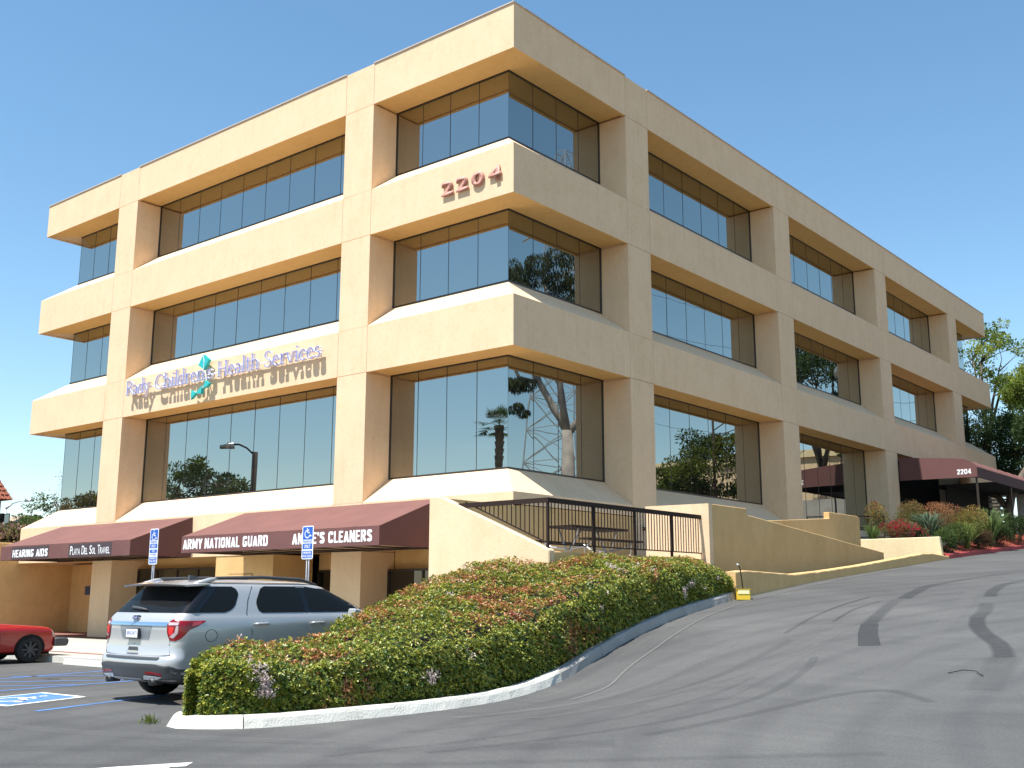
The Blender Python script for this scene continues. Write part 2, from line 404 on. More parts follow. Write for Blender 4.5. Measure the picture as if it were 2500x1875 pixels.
def gridmesh(name, xs, ys, zf, mat, kind="structure"):
    X, Y = np.meshgrid(xs, ys); Z = zf(X, Y)
    V = np.stack([X, Y, Z], -1).reshape(-1, 3); nx, ny = len(xs), len(ys)
    i = np.arange(nx-1)[None, :] + nx*np.arange(ny-1)[:, None]; i = i.ravel()
    F = np.stack([i, i+1, i+1+nx, i+nx], 1)
    return npmesh(name, V, F, mat, None, None, smooth=True, kind=kind)
xs = np.concatenate([np.linspace(-60, 2, 16), np.linspace(3, 12, 46), np.linspace(13, 24, 12)])
ys = np.concatenate([np.linspace(-60, -16, 12), np.linspace(-15, 30, 151), np.linspace(32, 90, 20)])
gridmesh("asphalt_driveway", xs, ys, terrain, M_ASPH)
M_DIST = simple("tan_bounce_ground", (0.20, 0.145, 0.085), 0.95, var=0.2, vscale=0.05)
gridmesh("unseen_bounce_bank", np.linspace(24, 140, 30), np.linspace(-60, 140, 50), lambda X, Y: terrain(X, Y)-0.03, M_DIST)  # unseen tan ground sheet, added to bounce warm light onto the shaded facade
def farz(X, Y):
    z = -0.6 + 0*X
    d = np.maximum(0, np.sqrt((X+10)**2+(Y+5)**2)-90)
    return z - d*0.02
g = gridmesh("far_ground", np.linspace(-2600, 2600, 41), np.linspace(-2600, 2600, 41), lambda X, Y: -0.6+0*X, M_DIST)

# sidewalk along the shop fronts
SWY = -6.9
b = MB().box(-46, 1.4, SWY+0.16, 3.1, -0.3, 0.015)
b.build("sidewalk", M_CONC, kind="structure")
MB().box(-46, 1.4, SWY+0.95, SWY+1.2, 0.0, 0.019).build("terracotta_paving_band", M_PAVE, kind="structure")
MB().box(-46, -2.9, -0.75, 3.0, 0.0, 0.020).build("terracotta_paving", M_PAVE, kind="structure")
MB().box(-46, 1.4, SWY, SWY+0.158, -0.3, 0.018).build("sidewalk_kerb", M_CURB, kind="structure")
# concrete expansion joints are real gaps: thin recessed strips
jm = MB()
for x in np.arange(-45, 1, 2.4): jm.box(x-0.006, x+0.006, SWY+0.16, -0.76, 0.0, 0.0165)
jm.build("sidewalk_joints", M_DARKGAP, kind="structure")
# concrete wheel stops at the head of the stalls
def wheelstop(x, y, label):
    prof_ = [(-0.075, 0), (0.075, 0), (0.06, 0.10), (0.035, 0.13), (-0.035, 0.13), (-0.06, 0.10)]
    o = MB().prism([(y+p[0], PZ+p[1]) for p in prof_], x-0.9, x+0.9, 'x').build("wheel_stop", M_CURB, bevel=0.01)
    return tagit(o, label, "wheel stop", "concrete wheel stops at the sidewalk")
wheelstop(-6.2, -7.15, "white concrete wheel stop between the red car and the silver car")
wheelstop(1.95, -7.15, "concrete wheel stop in front of the silver car")

# ------------------------------------------------------------------ office building
W, D = 24.17, 41.29
FT, INS, RISE = 16.78, 0.95, 0.70
# (bottom, top) of the stucco bands, lowest first; the last is the roof fascia
BANDS = [(2.58, 3.88), (7.50, 8.82), (11.50, 12.85), (15.50, FT)]
LB = [-W, -18.86, -17.62, -6.475, -5.275, 0.0]                       # front: corner bay, pier, long bay, pier, corner bay
RB = [0.0, 5.28, 6.51, 15.13, 16.40, 24.98, 26.27, 34.80, 36.11, D]   # right side
office = root("office_building", (-W/2, D/2, 0), "four-storey tan stucco office block with deep ribbon windows of blue reflective glass", "building")
GAP = 0.006

def band_profile(zb, zt, sill, top):
    """(o, z) with o = distance outwards from the glass-line frame: 0 is the outer face, negative is inwards"""
    if top: return [(0, zb), (0, zt), (-0.35, zt), (-0.35, zt-0.5), (-1.25, zt-0.5), (-1.25, zb+0.045), (-0.11, zb+0.045), (-0.11, zb)]
    if sill: return [(0, zb), (0, zt), (-INS, zt+RISE), (-1.25, zt+RISE), (-1.25, zb+0.045), (-0.11, zb+0.045), (-0.11, zb)]
    return [(0, zb), (0, zt), (-1.25, zt), (-1.25, zb)]

def band(side, a, b, zb, zt, sill, top, ca, cb):
    """side: 0 front (y=0), 1 right (x=0), 2 back, 3 left; a..b along the side; ca, cb: mitred corner at that end"""
    pr = band_profile(zb, zt, sill, top)
    m = MB(); n = len(pr); vs = []
    for end, t, c in ((0, a, ca), (1, b, cb)):
        for o, z in pr:
            tt = t
            if c: tt = t + (-o if end == 0 else o)
            else: tt = t + (GAP if end == 0 else -GAP)
            vs.append({0: (tt, -o, z), 1: (o, tt, z), 2: (tt, D+o, z), 3: (-W-o, tt, z)}[side])
    fs = [tuple(range(n-1, -1, -1)), tuple(range(n, 2*n))] + [(i, (i+1) % n, n+(i+1) % n, n+i) for i in range(n)]
    m.add(vs, fs)
    return m
def is_pier(side, i): return (i % 2 == 1) if side in (0, 1) else False
pane_cache = {}
def window(side, a, b, z0, z1, npanes, corner_a=False, corner_b=False, mat=None, parent=None):
    """glazing set back INS from the face, one frame part and one sub-part per pane"""
    ax = 0 if side in (0, 2) else 1
    def P(t, o, z): return {0: (t, o, z), 1: (-o, t, z), 2: (t, D-o, z), 3: (-W+o, t, z)}[side]
    ft = 0.035
    m = MB()
    def bx(t0, t1, o0, o1, zz0, zz1):
        p, q = P(t0, o0, zz0), P(t1, o1, zz1)
        m.box(min(p[0], q[0]), max(p[0], q[0]), min(p[1], q[1]), max(p[1], q[1]), zz0, zz1)
    a2 = a; b2 = b
    bx(a2, b2, INS-0.012, INS+0.05, z0, z0+ft*1.3); bx(a2, b2, INS-0.012, INS+0.05, z1-ft, z1)
    if not corner_a: bx(a2, a2+ft, INS-0.010, INS+0.05, z0, z1)
    if not corner_b: bx(b2-ft, b2, INS-0.010, INS+0.05, z0, z1)
    pw = (b2-a2)/npanes
    for i in range(1, npanes): bx(a2+pw*i-0.0075, a2+pw*i+0.0075, INS+0.010, INS+0.05, z0+ft*1.3, z1-ft)
    f_ = m.build("window", M_FRAME, parent or office)
    # dark room behind the coated glass
    for i in range(npanes):
        key = (side, round(pw, 3), round(z1-z0, 3))
        if key not in pane_cache:
            q = MB(); h = z1-z0-ft*2.3
            if side in (0, 2): q.box(-pw/2+0.008, pw/2-0.008, -0.006, 0.006, -h/2, h/2)
            else: q.box(-0.006, 0.006, -pw/2+0.008, pw/2-0.008, -h/2, h/2)
            me = bpy.data.meshes.new("pane"); me.from_pydata(q.v, [], q.f); me.materials.append(mat or M_GLASS)
            bm = bmesh.new(); bm.from_mesh(me); bmesh.ops.recalc_face_normals(bm, faces=bm.faces); bm.to_mesh(me); bm.free()
            pane_cache[key] = me
        c = P(a2+pw*(i+0.5), INS+0.022, (z0+ft*1.3+z1-ft)/2)
        o = bpy.data.objects.new("pane", pane_cache[key]); COL.objects.link(o); o.parent = f_
        o.location = Vector(c)-wloc(f_)
        w_ = 0.0022
        if side in (0, 2): o.rotation_euler = (random.uniform(-w_, w_)*0.6, 0, random.uniform(-w_, w_))
        else: o.rotation_euler = (0, random.uniform(-w_, w_)*0.6, random.uniform(-w_, w_))
    return f_

for side, br in ((0, LB), (1, RB)):
    n = len(br)-1
    for i in range(n):
        a, b = br[i], br[i+1]
        ca = (i == 0); cb = (i == n-1)
        if side == 1: ca, cb = (i == 0), (i == n-1)
        pier = is_pier(side, i)
        for k, (zb, zt) in enumerate(BANDS):
            top = k == 3
            if side == 1 and k == 0:
                if i in (0,): zb2 = 3.58
                elif i >= 6 and i <= 8: continue
                else: zb2 = 3.0
            elif side == 0 and k == 0 and i == 4: zb2 = 2.58
            else: zb2 = zb
            if side == 1 and k == 0 and i == 4: zt2, sl_ = 3.42, True
            elif side == 1 and k == 0 and i in (3, 5): zt2, sl_ = zt, False
            else: zt2, sl_ = zt, not pier
            if side == 1 and k == 0 and pier: 
                MB().box(-1.25, 0.0, a, b, -0.1, BANDS[1][0]-GAP).build("pier", M_STUCCO, office); continue
            m = band(side, a, b, zb2+(GAP if pier else 0), zt2, sl_, top, ca, cb)
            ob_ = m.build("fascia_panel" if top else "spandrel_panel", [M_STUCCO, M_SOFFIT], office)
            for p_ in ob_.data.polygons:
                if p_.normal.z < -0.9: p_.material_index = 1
            if pier and k < 3:
                z0, z1 = zt2+GAP, BANDS[k+1][0]
                if side == 1 and k == 0: z0 = -0.1
                p = MB()
                if side == 0: p.box(a, b, 0.0, 1.25, z0, z1-GAP)
                else: p.box(-1.25, 0.0, a, b, z0, z1-GAP)
                p.build("pier", M_STUCCO, office)
        if not pier:
            npn = 4 if (i in (0, n-1)) else (9 if side == 0 else 7)
            for k in range(3):
                z0 = BANDS[k][1]+RISE; z1 = BANDS[k+1][0]+0.045
                if side == 1 and k == 0 and i == 4: z0 = 3.42+RISE
                if side == 1 and k == 0 and i >= 6: continue
                aa = a + (INS if ca else 0); bb = b - (INS if cb else 0)
                window(side, aa, bb, z0, z1, npn, ca, cb)
# metal parapet cap, set just proud of the stucco in lengths
cap = MB()
for a, b in ((-W, -18.86), (-17.62, -6.475), (-5.275, 0.0)):
    cap.box(a-0.02, b+0.02*(b == 0), -0.03, 0.40, FT, FT+0.035)
for a, b in ((0.41, 5.28), (6.51, 41.3)):
    cap.box(-0.40, 0.03, a, b, FT, FT+0.035)
cap.build("parapet_cap", M_CAP, office)
# remaining sides and the roof deck, so the block is whole from any side
m = MB(); m.box(-W+0.0, -W+1.25, 1.25, D-1.25, 0, FT-0.5); m.box(-W, -1.3, D-1.25, D, 0, FT-0.5)
# corners of the left and back faces carry the same overhang, so keep this core inset behind the glass line
m = MB()
for (zb, zt) in BANDS:
    m.add(band(3, 0, D, zb, zt, zt < 16, zt > 16, True, True).v, band(3, 0, D, zb, zt, zt < 16, zt > 16, True, True).f)
    m.add(band(2, -W, 0, zb, zt, zt < 16, zt > 16, True, True).v, band(2, -W, 0, zb, zt, zt < 16, zt > 16, True, True).f)
m.build("rear_band", M_STUCCO, office)
window(3, INS, 6.5, 4.58, 7.545, 5, True); window(3, INS, 6.5, 9.52, 11.545, 5, True); window(3, INS, 6.5, 13.55, 15.545, 5, True)
m = MB(); m.box(-W+INS+0.06, -W+INS+0.4, 6.5, D-1.3, 2.6, FT-0.5); m.box(-W+1.3, -INS-0.06, D-1.3, D-INS-0.06, 0, FT-0.5)
m.build("rear_wall", M_STUCCO, office)
m = MB(); m.box(-W+INS+0.06, -INS-0.09, INS+0.09, D-INS-0.06, 4.2, FT-0.7); m.build("building_core", M_BLACK, office)
m = MB(); m.box(-W+0.35, -0.35, 0.35, D-0.35, FT-0.55, FT-0.45); m.build("roof", M_GREYC, office)

# --- ground floor, front: recessed shops under the awnings
def wallbox(name, x0, x1, y0, y1, z0, z1, mat=M_STUCCO2, parent=office, label=None):
    return MB().box(x0, x1, y0, y1, z0, z1).build(name, mat, parent, label=label)
ZC = 2.62
wallbox("pier", -18.86, -17.62, 0.0, 1.25, 0.0, 2.574, M_STUCCO)
wallbox("pier", -6.475, -5.275, 0.0, 1.25, 0.0, 2.574, M_STUCCO)
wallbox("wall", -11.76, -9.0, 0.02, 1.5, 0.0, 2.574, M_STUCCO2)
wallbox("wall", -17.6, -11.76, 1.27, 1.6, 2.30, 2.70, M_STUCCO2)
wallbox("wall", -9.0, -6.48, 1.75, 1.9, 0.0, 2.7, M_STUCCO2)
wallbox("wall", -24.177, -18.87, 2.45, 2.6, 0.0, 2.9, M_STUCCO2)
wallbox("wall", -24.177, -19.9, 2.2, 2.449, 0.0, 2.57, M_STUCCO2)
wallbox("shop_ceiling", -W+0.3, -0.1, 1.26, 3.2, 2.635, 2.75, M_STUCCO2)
# utility hatch on the shop wall
wallbox("utility_hatch", -11.05, -9.95, 0.004, 0.019, 0.3, 2.02, M_STUCCO2)
wallbox("hatch_seam", -11.07, -9.93, 0.0125, 0.0195, 0.28, 2.04, M_DARKGAP)
def shopfront(x0, x1, y, z1, divs, blinds=()):
    m = MB(); m.box(x0, x1, y, y+0.06, 0.0, 0.10); m.box(x0, x1, y, y+0.06, z1-0.06, z1)
    w_ = (x1-x0)/divs
    for i in range(divs+1):
        c = x0+w_*i; c = min(max(c, x0+0.03), x1-0.03); m.box(c-0.03, c+0.03, y-0.01, y+0.07, 0.10, z1-0.06)
    f_ = m.build("shop_window", M_FRAME, office)
    for i in range(divs):
        o = MB().box(x0+w_*i+0.03, x0+w_*(i+1)-0.03, y+0.025, y+0.037, 0.1, z1-0.06).build("pane", M_SHOPGL, f_)
    return f_
shopfront(-17.62, -11.77, 1.0, 2.30, 5)
shopfront(-5.27, -2.6, 1.0, 2.12, 2)
shopfront(-9.0, -7.3, 1.70, 2.15, 1)
wallbox("wall", -5.27, 0.0, 1.27, 1.5, 2.12, 2.7, M_STUCCO2)
wallbox("wall", -7.29, -6.48, 1.5, 1.7, 0.0, 2.6, M_STUCCO2)
wallbox("window_blind", -15.2, -14.2, 1.12, 1.14, 0.9, 2.2, M_BLIND)
wallbox("door_pull", -8.86, -8.83, 1.60, 1.64, 0.9, 1.3, M_GALV)
wallbox("door_pull", -3.86, -3.83, 0.90, 0.94, 0.9, 1.3, M_GALV)
wallbox("shop_poster", -8.45, -8.05, 1.698, 1.7, 1.1, 1.6, M_PLATE)
wallbox("shop_back_wall", -17.7, -2.0, 3.2, 3.3, 0.0, 2.6, M_ROOM)
# blue notice by the far wall
s = MB().box(-23.05, -22.70, 2.16, 2.199, 1.42, 1.75).build("wall_notice", simple("notice_blue", (0.05, 0.07, 0.14), 0.5))
tagit(s, "small square dark blue notice on the recessed wall behind the shop piers", "notice")
# --- terrace level of the building: wall below the corner bay, right side
wallbox("wall", -1.25, -0.012, 0.3, 26.2, 0.0, 3.56, M_STUCCO2)  # darker stucco colour deepens the shade on this wall behind the railing
wallbox("wall", -2.6, 0.0, 0.012, 0.29, 0.0, 2.57, M_STUCCO)
wallbox("wall", -1.5, -1.26, 1.4, 1.9, 0.0, 4.2, M_STUCCO)
# --- entry level near the canopy: glass at bay 3 comes down low; recess behind the entry
wallbox("wall", -4.0, -3.8, 26.3, 41, 3.0, 7.5, M_STUCCO2)
wallbox("wall", -3.8, -1.26, 25.4, 26.25, 3.0, 7.5, M_STUCCO2)
wallbox("entry_ceiling", -3.8, -1.26, 26.27, 41, 7.40, 7.49, M_STUCCO2)
for y0, y1 in ((28.2, 29.0), (31.4, 32.2), (34.80, 36.11)):
    wallbox("pier", -1.25 if y0 > 34 else -2.6, 0.0 if y0 > 34 else -1.9, y0, y1, 3.0, 7.494, M_STUCCO)
wallbox("entry_door", -3.79, -3.74, 29.4, 31.2, 3.4, 5.9, M_SHOPGL)
wallbox("wall", -1.25, 0, 36.12, D, 3.0, 7.494, M_STUCCO)

# ------------------------------------------------------------------ awnings
def awning(x0, x1, label, patches=()):
    r = root("awning", ((x0+x1)/2, 0, 2.58), label, "awning", "maroon canvas awnings over the shop fronts")
    yf = -2.12; zt, zf, zb = 3.83, 3.045, 2.58
    t = 0.02
    # sloped canvas with seams every 1.25 m
    n = max(1, round((x1-x0)/1.27)); 
    for i in range(n):
        a = x0+(x1-x0)*i/n; b = x0+(x1-x0)*(i+1)/n
        mm = MB(); sag = 0.018
        nn = 6; V = []; F = []
        for j in range(nn+1):
            u = j/nn; x = a+(b-a)*u
            for k in range(5):
                v = k/4; s_ = sag*math.sin(math.pi*u)*math.sin(math.pi*v)
                V.append((x, -0.012+(yf+0.012)*v, zt+(zf-zt)*v - s_))
        for j in range(nn):
            for k in range(4): q = j*5+k; F.append((q, q+1, q+6, q+5))
        mm.add(V, F); mm.build("canvas_panel", M_AWN, r, smooth=True, fix=False)
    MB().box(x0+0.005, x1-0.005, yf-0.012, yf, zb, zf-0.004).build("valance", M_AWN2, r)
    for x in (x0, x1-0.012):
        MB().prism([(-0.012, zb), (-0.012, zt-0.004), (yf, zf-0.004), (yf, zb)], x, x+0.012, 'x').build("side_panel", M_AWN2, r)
    mm = MB(); nb = int((x1-x0)/0.95)
    for i in range(nb+1):
        x = x0+0.08+(x1-x0-0.16)*i/nb
        mm.bar((x, -0.03, zb+0.03), (x, yf+0.02, zb+0.03), 0.03, 0.03); mm.bar((x, -0.03, zt-0.05), (x, yf+0.02, zf-0.05), 0.03, 0.03)
    mm.box(x0+0.02, x1-0.02, yf+0.005, yf+0.04, zb-0.012, zb+0.028); mm.box(x0+0.02, x1-0.02, -0.06, -0.02, zb-0.012, zb+0.028)
    mm.build("awning_frame", M_FRAME, r)
    return r, yf-0.012
BK = 0.19
def barc(cx, cy, rx, ry, a0, a1, n=8): return [(cx+rx*math.cos(math.radians(a0+(a1-a0)*i/n)), cy+ry*math.sin(math.radians(a0+(a1-a0)*i/n))) for i in range(n+1)]
_l, _r, _m, _t, _b = .09, .47, .28, .915, .085
BG = {'A': (.56, [[(.08, 0), (.28, .93)], [(.28, .93), (.48, 0)], [(.16, .27), (.40, .27)]]), 'R': (.58, [[(_l, 0), (_l, 1)], [(_l, _t), (.30, _t)]+barc(.30, .72, .16, .195, 90, -90)+[(_l, .525)], [(.30, .50), (.49, 0)]]),
 'M': (.74, [[(_l, 0), (_l, 1)], [(_l, .95), (.36, .15)], [(.36, .15), (.63, .95)], [(.64, 1), (.64, 0)]]), 'Y': (.54, [[(.07, 1), (.27, .45)], [(.47, 1), (.27, .45)], [(.27, .5), (.27, 0)]]),
 'N': (.58, [[(_l, 0), (_l, 1)], [(_l, .93), (.48, .07)], [(.48, 0), (.48, 1)]]), 'T': (.50, [[(0, _t), (.50, _t)], [(.25, _t), (.25, 0)]]), 'I': (.19, [[(.095, 0), (.095, 1)]]),
 'O': (.58, [barc(.285, .70, .19, .215, 0, 180)+barc(.285, .30, .19, .215, 180, 360)+[(.475, .70)]]), 'L': (.46, [[(_l, 1), (_l, 0)], [(_l, _b), (.45, _b)]]),
 'G': (.58, [barc(.285, .70, .19, .215, 20, 180)+barc(.285, .30, .19, .215, 180, 360)+[(.475, .46)], [(.49, .45), (.30, .45)]]), 'U': (.58, [[(_l, 1), (_l, .3)]+barc(.285, .28, .19, .195, 180, 360)+[(.48, 1)]]),
 'D': (.58, [[(_l, 0), (_l, 1)], [(_l, _t), (.26, _t)]+barc(.27, .70, .205, .215, 90, 0, 5)+barc(.27, .30, .205, .215, 0, -90, 5)+[(_l, _b)]]), "'": (.18, [[(.10, 1), (.08, .72)]]),
 'S': (.54, [barc(.27, .72, .175, .195, 15, 180, 8)+[(.12, .62), (.42, .42)]+barc(.27, .28, .175, .195, 0, -165, 8)]), 'C': (.56, [barc(.285, .70, .19, .215, 10, 180)+barc(.285, .30, .19, .215, 180, 350)]),
 'E': (.48, [[(_l, 0), (_l, 1)], [(_l, _t), (.47, _t)], [(_l, .51), (.42, .51)], [(_l, _b), (.47, _b)]]), 'H': (.58, [[(_l, 0), (_l, 1)], [(.48, 0), (.48, 1)], [(_l, .5), (.48, .5)]]),
 '2': (.54, [barc(.27, .72, .18, .195, 175, -20, 8)+[(.10, .10)], [(.02, _b), (.50, _b)]]), '0': (.58, [barc(.285, .70, .19, .215, 0, 180)+barc(.285, .30, .19, .215, 180, 360)+[(.475, .70)]]), '4': (.56, [[(.38, 1), (.38, 0)], [(.36, .93), (.08, .30)], [(.03, .27), (.55, .27)]])}
def block_text(body, xa, xb, z, h, y, parent, mat, bk=BK):
    sp = .09; tot = sum(BG[c][0] if c != ' ' else .28 for c in body)+sp*(len(body)-1); sx = (xb-xa)/(tot*h); x = xa
    for ch in body:
        if ch == ' ': x += (.28+sp)*h*sx; continue
        m = MB(); k = 0
        for st in BG[ch][1]:
            for p, q in zip(st[:-1], st[1:]):
                p = Vector((x+p[0]*h*sx, z+p[1]*h)); q = Vector((x+q[0]*h*sx, z+q[1]*h)); d = q-p
                if d.length < 1e-6: continue
                d.normalize(); ww = bk*h*(abs(d.y)*sx**.5+abs(d.x)*.88); nn = Vector((-d.y, d.x))*ww/2; e = d*0.006 if len(st) > 2 else d*0; k += 1
                yf_ = y-0.004-0.00015*k; a_ = [p-e+nn, q+e+nn, q+e-nn, p-e-nn]; i0 = len(m.v)
                for yy in (yf_, y):
                    for c in a_: m.v.append((c.x, yy, min(max(c.y, z), z+h)))
                m.f.append((i0, i0+1, i0+2, i0+3)); m.m.append(0)
                for j in range(4): m.f.append((i0+j, i0+(j+1) % 4, i0+4+(j+1) % 4, i0+4+j)); m.m.append(0)
        m.build("letter", mat, parent, fix=False)
        x += (BG[ch][0]+sp)*h*sx
aw1, yv = awning(-21.15, -13.06, "maroon canvas awning reading HEARING AIDS and PLAYA DEL SOL TRAVEL, at the left end")
aw2, yv = awning(-10.42, -2.36, "maroon canvas awning reading ARMY NATIONAL GUARD and ANNIE'S CLEANERS")
PT, PB = 3.004, 2.60
MB().box(-20.36, -17.86, yv-0.004, yv, PB, PT).build("dark_patch", M_PLATE, aw1)
block_text("HEARING AIDS", -20.28, -17.92, 2.66, 0.25, yv-0.004, aw1, M_WHITE)
MB().box(-16.60, -14.07, yv-0.004, yv, PB, PT).build("dark_patch", M_PLATE, aw1)
# small capitals: big initials
def smallcaps(words, x, z, h, total, parent):
    # natural widths, scaled to the total
    units = []; cw = {'I': .5, 'L': .78, 'E': .8, 'Y': .95, 'A': 1.0, 'V': 1.0, 'T': .85, 'S': .85, 'P': .9, 'D': 1.05, 'O': 1.15, 'R': 1.0}
    tot = 0
    for wi, wd in enumerate(words):
        for k, ch in enumerate(wd):
            s_ = 1.0 if k == 0 else 0.72
            units.append((ch, s_, cw.get(ch, .9)*s_*(0.80))); tot += units[-1][2]+0.09
        units.append((None, 0, 0.50)); tot += 0.50
    sc = total/tot
    for ch, s_, wd in units:
        if ch: 
            t = text("lettering", ch, (x, yv-0.004, z), h*s_, wd*sc, M_WHITE, parent, depth=0.004, bold=0.0)
            # slab serifs
            x += wd*sc+0.09*sc
        else: x += wd*sc
smallcaps(["PLAYA", "DEL", "SOL", "TRAVEL"], -16.50, 2.665, 0.27, 2.44, aw1)
for wd, xa, xb in (("ARMY", -10.33, -9.43), ("NATIONAL", -9.31, -7.74), ("GUARD", -7.60, -6.54), ("ANNIE'S", -5.55, -4.31), ("CLEANERS", -4.17, -2.61)):
    block_text(wd, xa, xb, 2.675, 0.285, yv, aw2, M_WHITE)

# ------------------------------------------------------------------ lettering on the building
sg = root("wall_sign", (-12, 0, 8.1), "raised blue serif lettering reading Rady Children's Health Services with a teal kite", "sign")
# serif letters drawn as strokes: vertical stems, thin hairlines and little serifs
def arc(cx, cy, rx, ry, a0, a1, n=14): return [(cx+rx*math.cos(math.radians(a0+(a1-a0)*i/n)), cy+ry*math.sin(math.radians(a0+(a1-a0)*i/n))) for i in range(n+1)]
TK, TN = 0.090, 0.036     # thick and thin, in units of the capital height
def SER(x, y, w_=0.11): return [((x-w_, y), (x+w_, y), TN*0.9, TN*0.9)]
GL = {}
def gdef(ch, adv, strokes): GL[ch] = (adv, strokes)
# stroke: list of points with widths (w0, w1) or callable by direction ('n' = nib: thick vertical, thin horizontal)
gdef('R', .66, [('l', [(.14, 0), (.14, 1)]), ('n', [(.14, .97), (.32, .98)] + arc(.32, .75, .20, .23, 90, -90) + [(.14, .52)]), ('l', [(.32, .52), (.64, .02)]), ('s', .14, 0), ('s', .14, 1)])
gdef('C', .74, [('n', arc(.42, .5, .36, .50, 48, 312, 26)), ('h', [(.66, .88), (.67, .68)])])
gdef('H', .82, [('l', [(.15, 0), (.15, 1)]), ('l', [(.66, 0), (.66, 1)]), ('h', [(.15, .52), (.66, .52)]), ('s', .15, 0), ('s', .15, 1), ('s', .66, 0), ('s', .66, 1)])
gdef('S', .55, [('n', arc(.28, .75, .19, .24, 25, 200, 12) + [(.28, .52)] + arc(.28, .26, .21, .25, 60, -160, 14)[1:]), ])
X = .64
gdef('a', .50, [('n', [(.09, X-.13)] + arc(.23, X-.19, .14, .17, 150, 20, 10) + [(.37, X-.2)]), ('l', [(.38, X-.17), (.38, .06)]), ('h', [(.38, .05), (.47, 0.01)]), ('n', [(.38, .36)] + arc(.22, .18, .15, .17, 100, 300, 12) + [(.38, .12)])])
gdef('d', .56, [('l', [(.43, 1.04), (.43, .02)]), ('n', arc(.25, .31, .19, .32, 50, 310, 18)), ('h', [(.32, 1.02), (.43, 1.04)]), ('h', [(.43, .02), (.52, .04)])])
gdef('y', .52, [('l', [(.08, X), (.27, .04)]), ('h', [(.45, X), (.27, .04), (.16, -.28), (.04, -.30)]), ('s', .08, X), ('s', .45, X)])
gdef('h', .60, [('l', [(.12, 0), (.12, 1.04)]), ('n', [(.12, .46)] + arc(.30, .44, .16, .20, 150, 0, 10)), ('l', [(.47, .46), (.47, 0)]), ('h', [(.02, 1.02), (.12, 1.04)]), ('s', .12, 0), ('s', .47, 0)])
gdef('i', .28, [('l', [(.14, 0), (.14, X)]), ('l', [(.14, .83), (.14, .93)]), ('h', [(.04, X-.02), (.14, X)]), ('s', .14, 0)])
gdef('l', .28, [('l', [(.14, 0), (.14, 1.04)]), ('h', [(.04, 1.02), (.14, 1.04)]), ('s', .14, 0)])
gdef('r', .42, [('l', [(.13, 0), (.13, X)]), ('n', [(.13, .40)] + arc(.30, .46, .13, .16, 160, 50, 8)), ('l', [(.36, X-.05), (.38, X-.08)]), ('h', [(.03, X-.02), (.13, X)]), ('s', .13, 0)])
gdef('e', .50, [('n', [(.09, .36), (.43, .38)] + arc(.26, .36, .17, .28, 5, 180, 12) + arc(.28, .29, .19, .30, 170, 320, 12))])
gdef('n', .60, [('l', [(.12, 0), (.12, X)]), ('n', [(.12, .44)] + arc(.30, .44, .16, .20, 150, 0, 10)), ('l', [(.47, .46), (.47, 0)]), ('h', [(.02, X-.02), (.12, X)]), ('s', .12, 0), ('s', .47, 0)])
gdef('s', .40, [('n', arc(.20, .48, .12, .15, 30, 200, 9) + [(.2, .33)] + arc(.20, .17, .14, .17, 60, -160, 10)[1:])])
gdef('t', .36, [('l', [(.15, .84), (.15, .10)]), ('n', arc(.25, .12, .10, .12, 180, 300, 6)), ('h', [(.03, X), (.32, X)])])
gdef('v', .52, [('l', [(.07, X), (.26, .0)]), ('h', [(.45, X), (.26, .0)]), ('s', .07, X), ('s', .45, X)])
gdef('c', .46, [('n', arc(.27, .31, .19, .32, 45, 315, 16)), ('l', [(.39, .52), (.40, .49)])])
gdef("'", .20, [('l', [(.10, 1.0), (.08, .78)])])
gdef(' ', .26, [])
def glyph_solid(ch, x0, z0, h, sx, yb, yf, y_wall):
    """letter front face at yf, back at yb"""
    m = MB()
    def seg(p, q, w0, w1):
        p = Vector((x0+p[0]*h*sx, z0+p[1]*h)); q = Vector((x0+q[0]*h*sx, z0+q[1]*h)); d = q-p
        if d.length < 1e-6: return
        d.normalize(); nn = Vector((-d.y, d.x)); e = d*0.004
        a = [p-e+nn*w0/2, q+e+nn*w1/2, q+e-nn*w1/2, p-e-nn*w0/2]
        i0 = len(m.v)
        for yy in (yf, yb):
            for c in a: m.v.append((c.x, yy, c.y))
        m.f.append((i0, i0+1, i0+2, i0+3)); m.m.append(0)
        for k in range(4): m.f.append((i0+k, i0+(k+1) % 4, i0+4+(k+1) % 4, i0+4+k)); m.m.append(1)
    for st in GL[ch][1]:
        if st[0] == 's': seg((st[1]-.10, st[2]-TN/2 if st[2] > .5 else st[2]+TN/2), (st[1]+.10, st[2]-TN/2 if st[2] > .5 else st[2]+TN/2), TN*h, TN*h); continue
        pts = st[1]
        for p, q in zip(pts[:-1], pts[1:]):
            if st[0] == 'l': wd = TK*h
            elif st[0] == 'h': wd = TN*h
            else:
                dx, dz = abs(q[0]-p[0]), abs(q[1]-p[1]); t = dz/(math.hypot(dx, dz)+1e-9); wd = (TN+(TK-TN)*t**1.5)*h
            seg(p, q, wd, wd)
    return m
def signrow(msg, xa, xb, z0, h, gap=-0.23):
    tot = sum(GL[c][0] for c in msg); sx = (xb-xa)/(tot*h); x = xa
    for ch in msg:
        if GL[ch][1]:
            m = glyph_solid(ch, x, z0, h, sx, -0.13, gap, 0)
            m.build("letter", [M_LETF, M_LETS], sg, fix=False)
        x += GL[ch][0]*h*sx
signrow("Rady", -17.14, -15.70, 8.175, 0.49)
signrow("Children", -15.38, -12.57, 8.175, 0.49)
signrow("s", -12.46, -12.16, 8.175, 0.49)
signrow("Health", -11.92, -9.80, 8.165, 0.49)
signrow("Services", -9.58, -6.97, 8.155, 0.49)
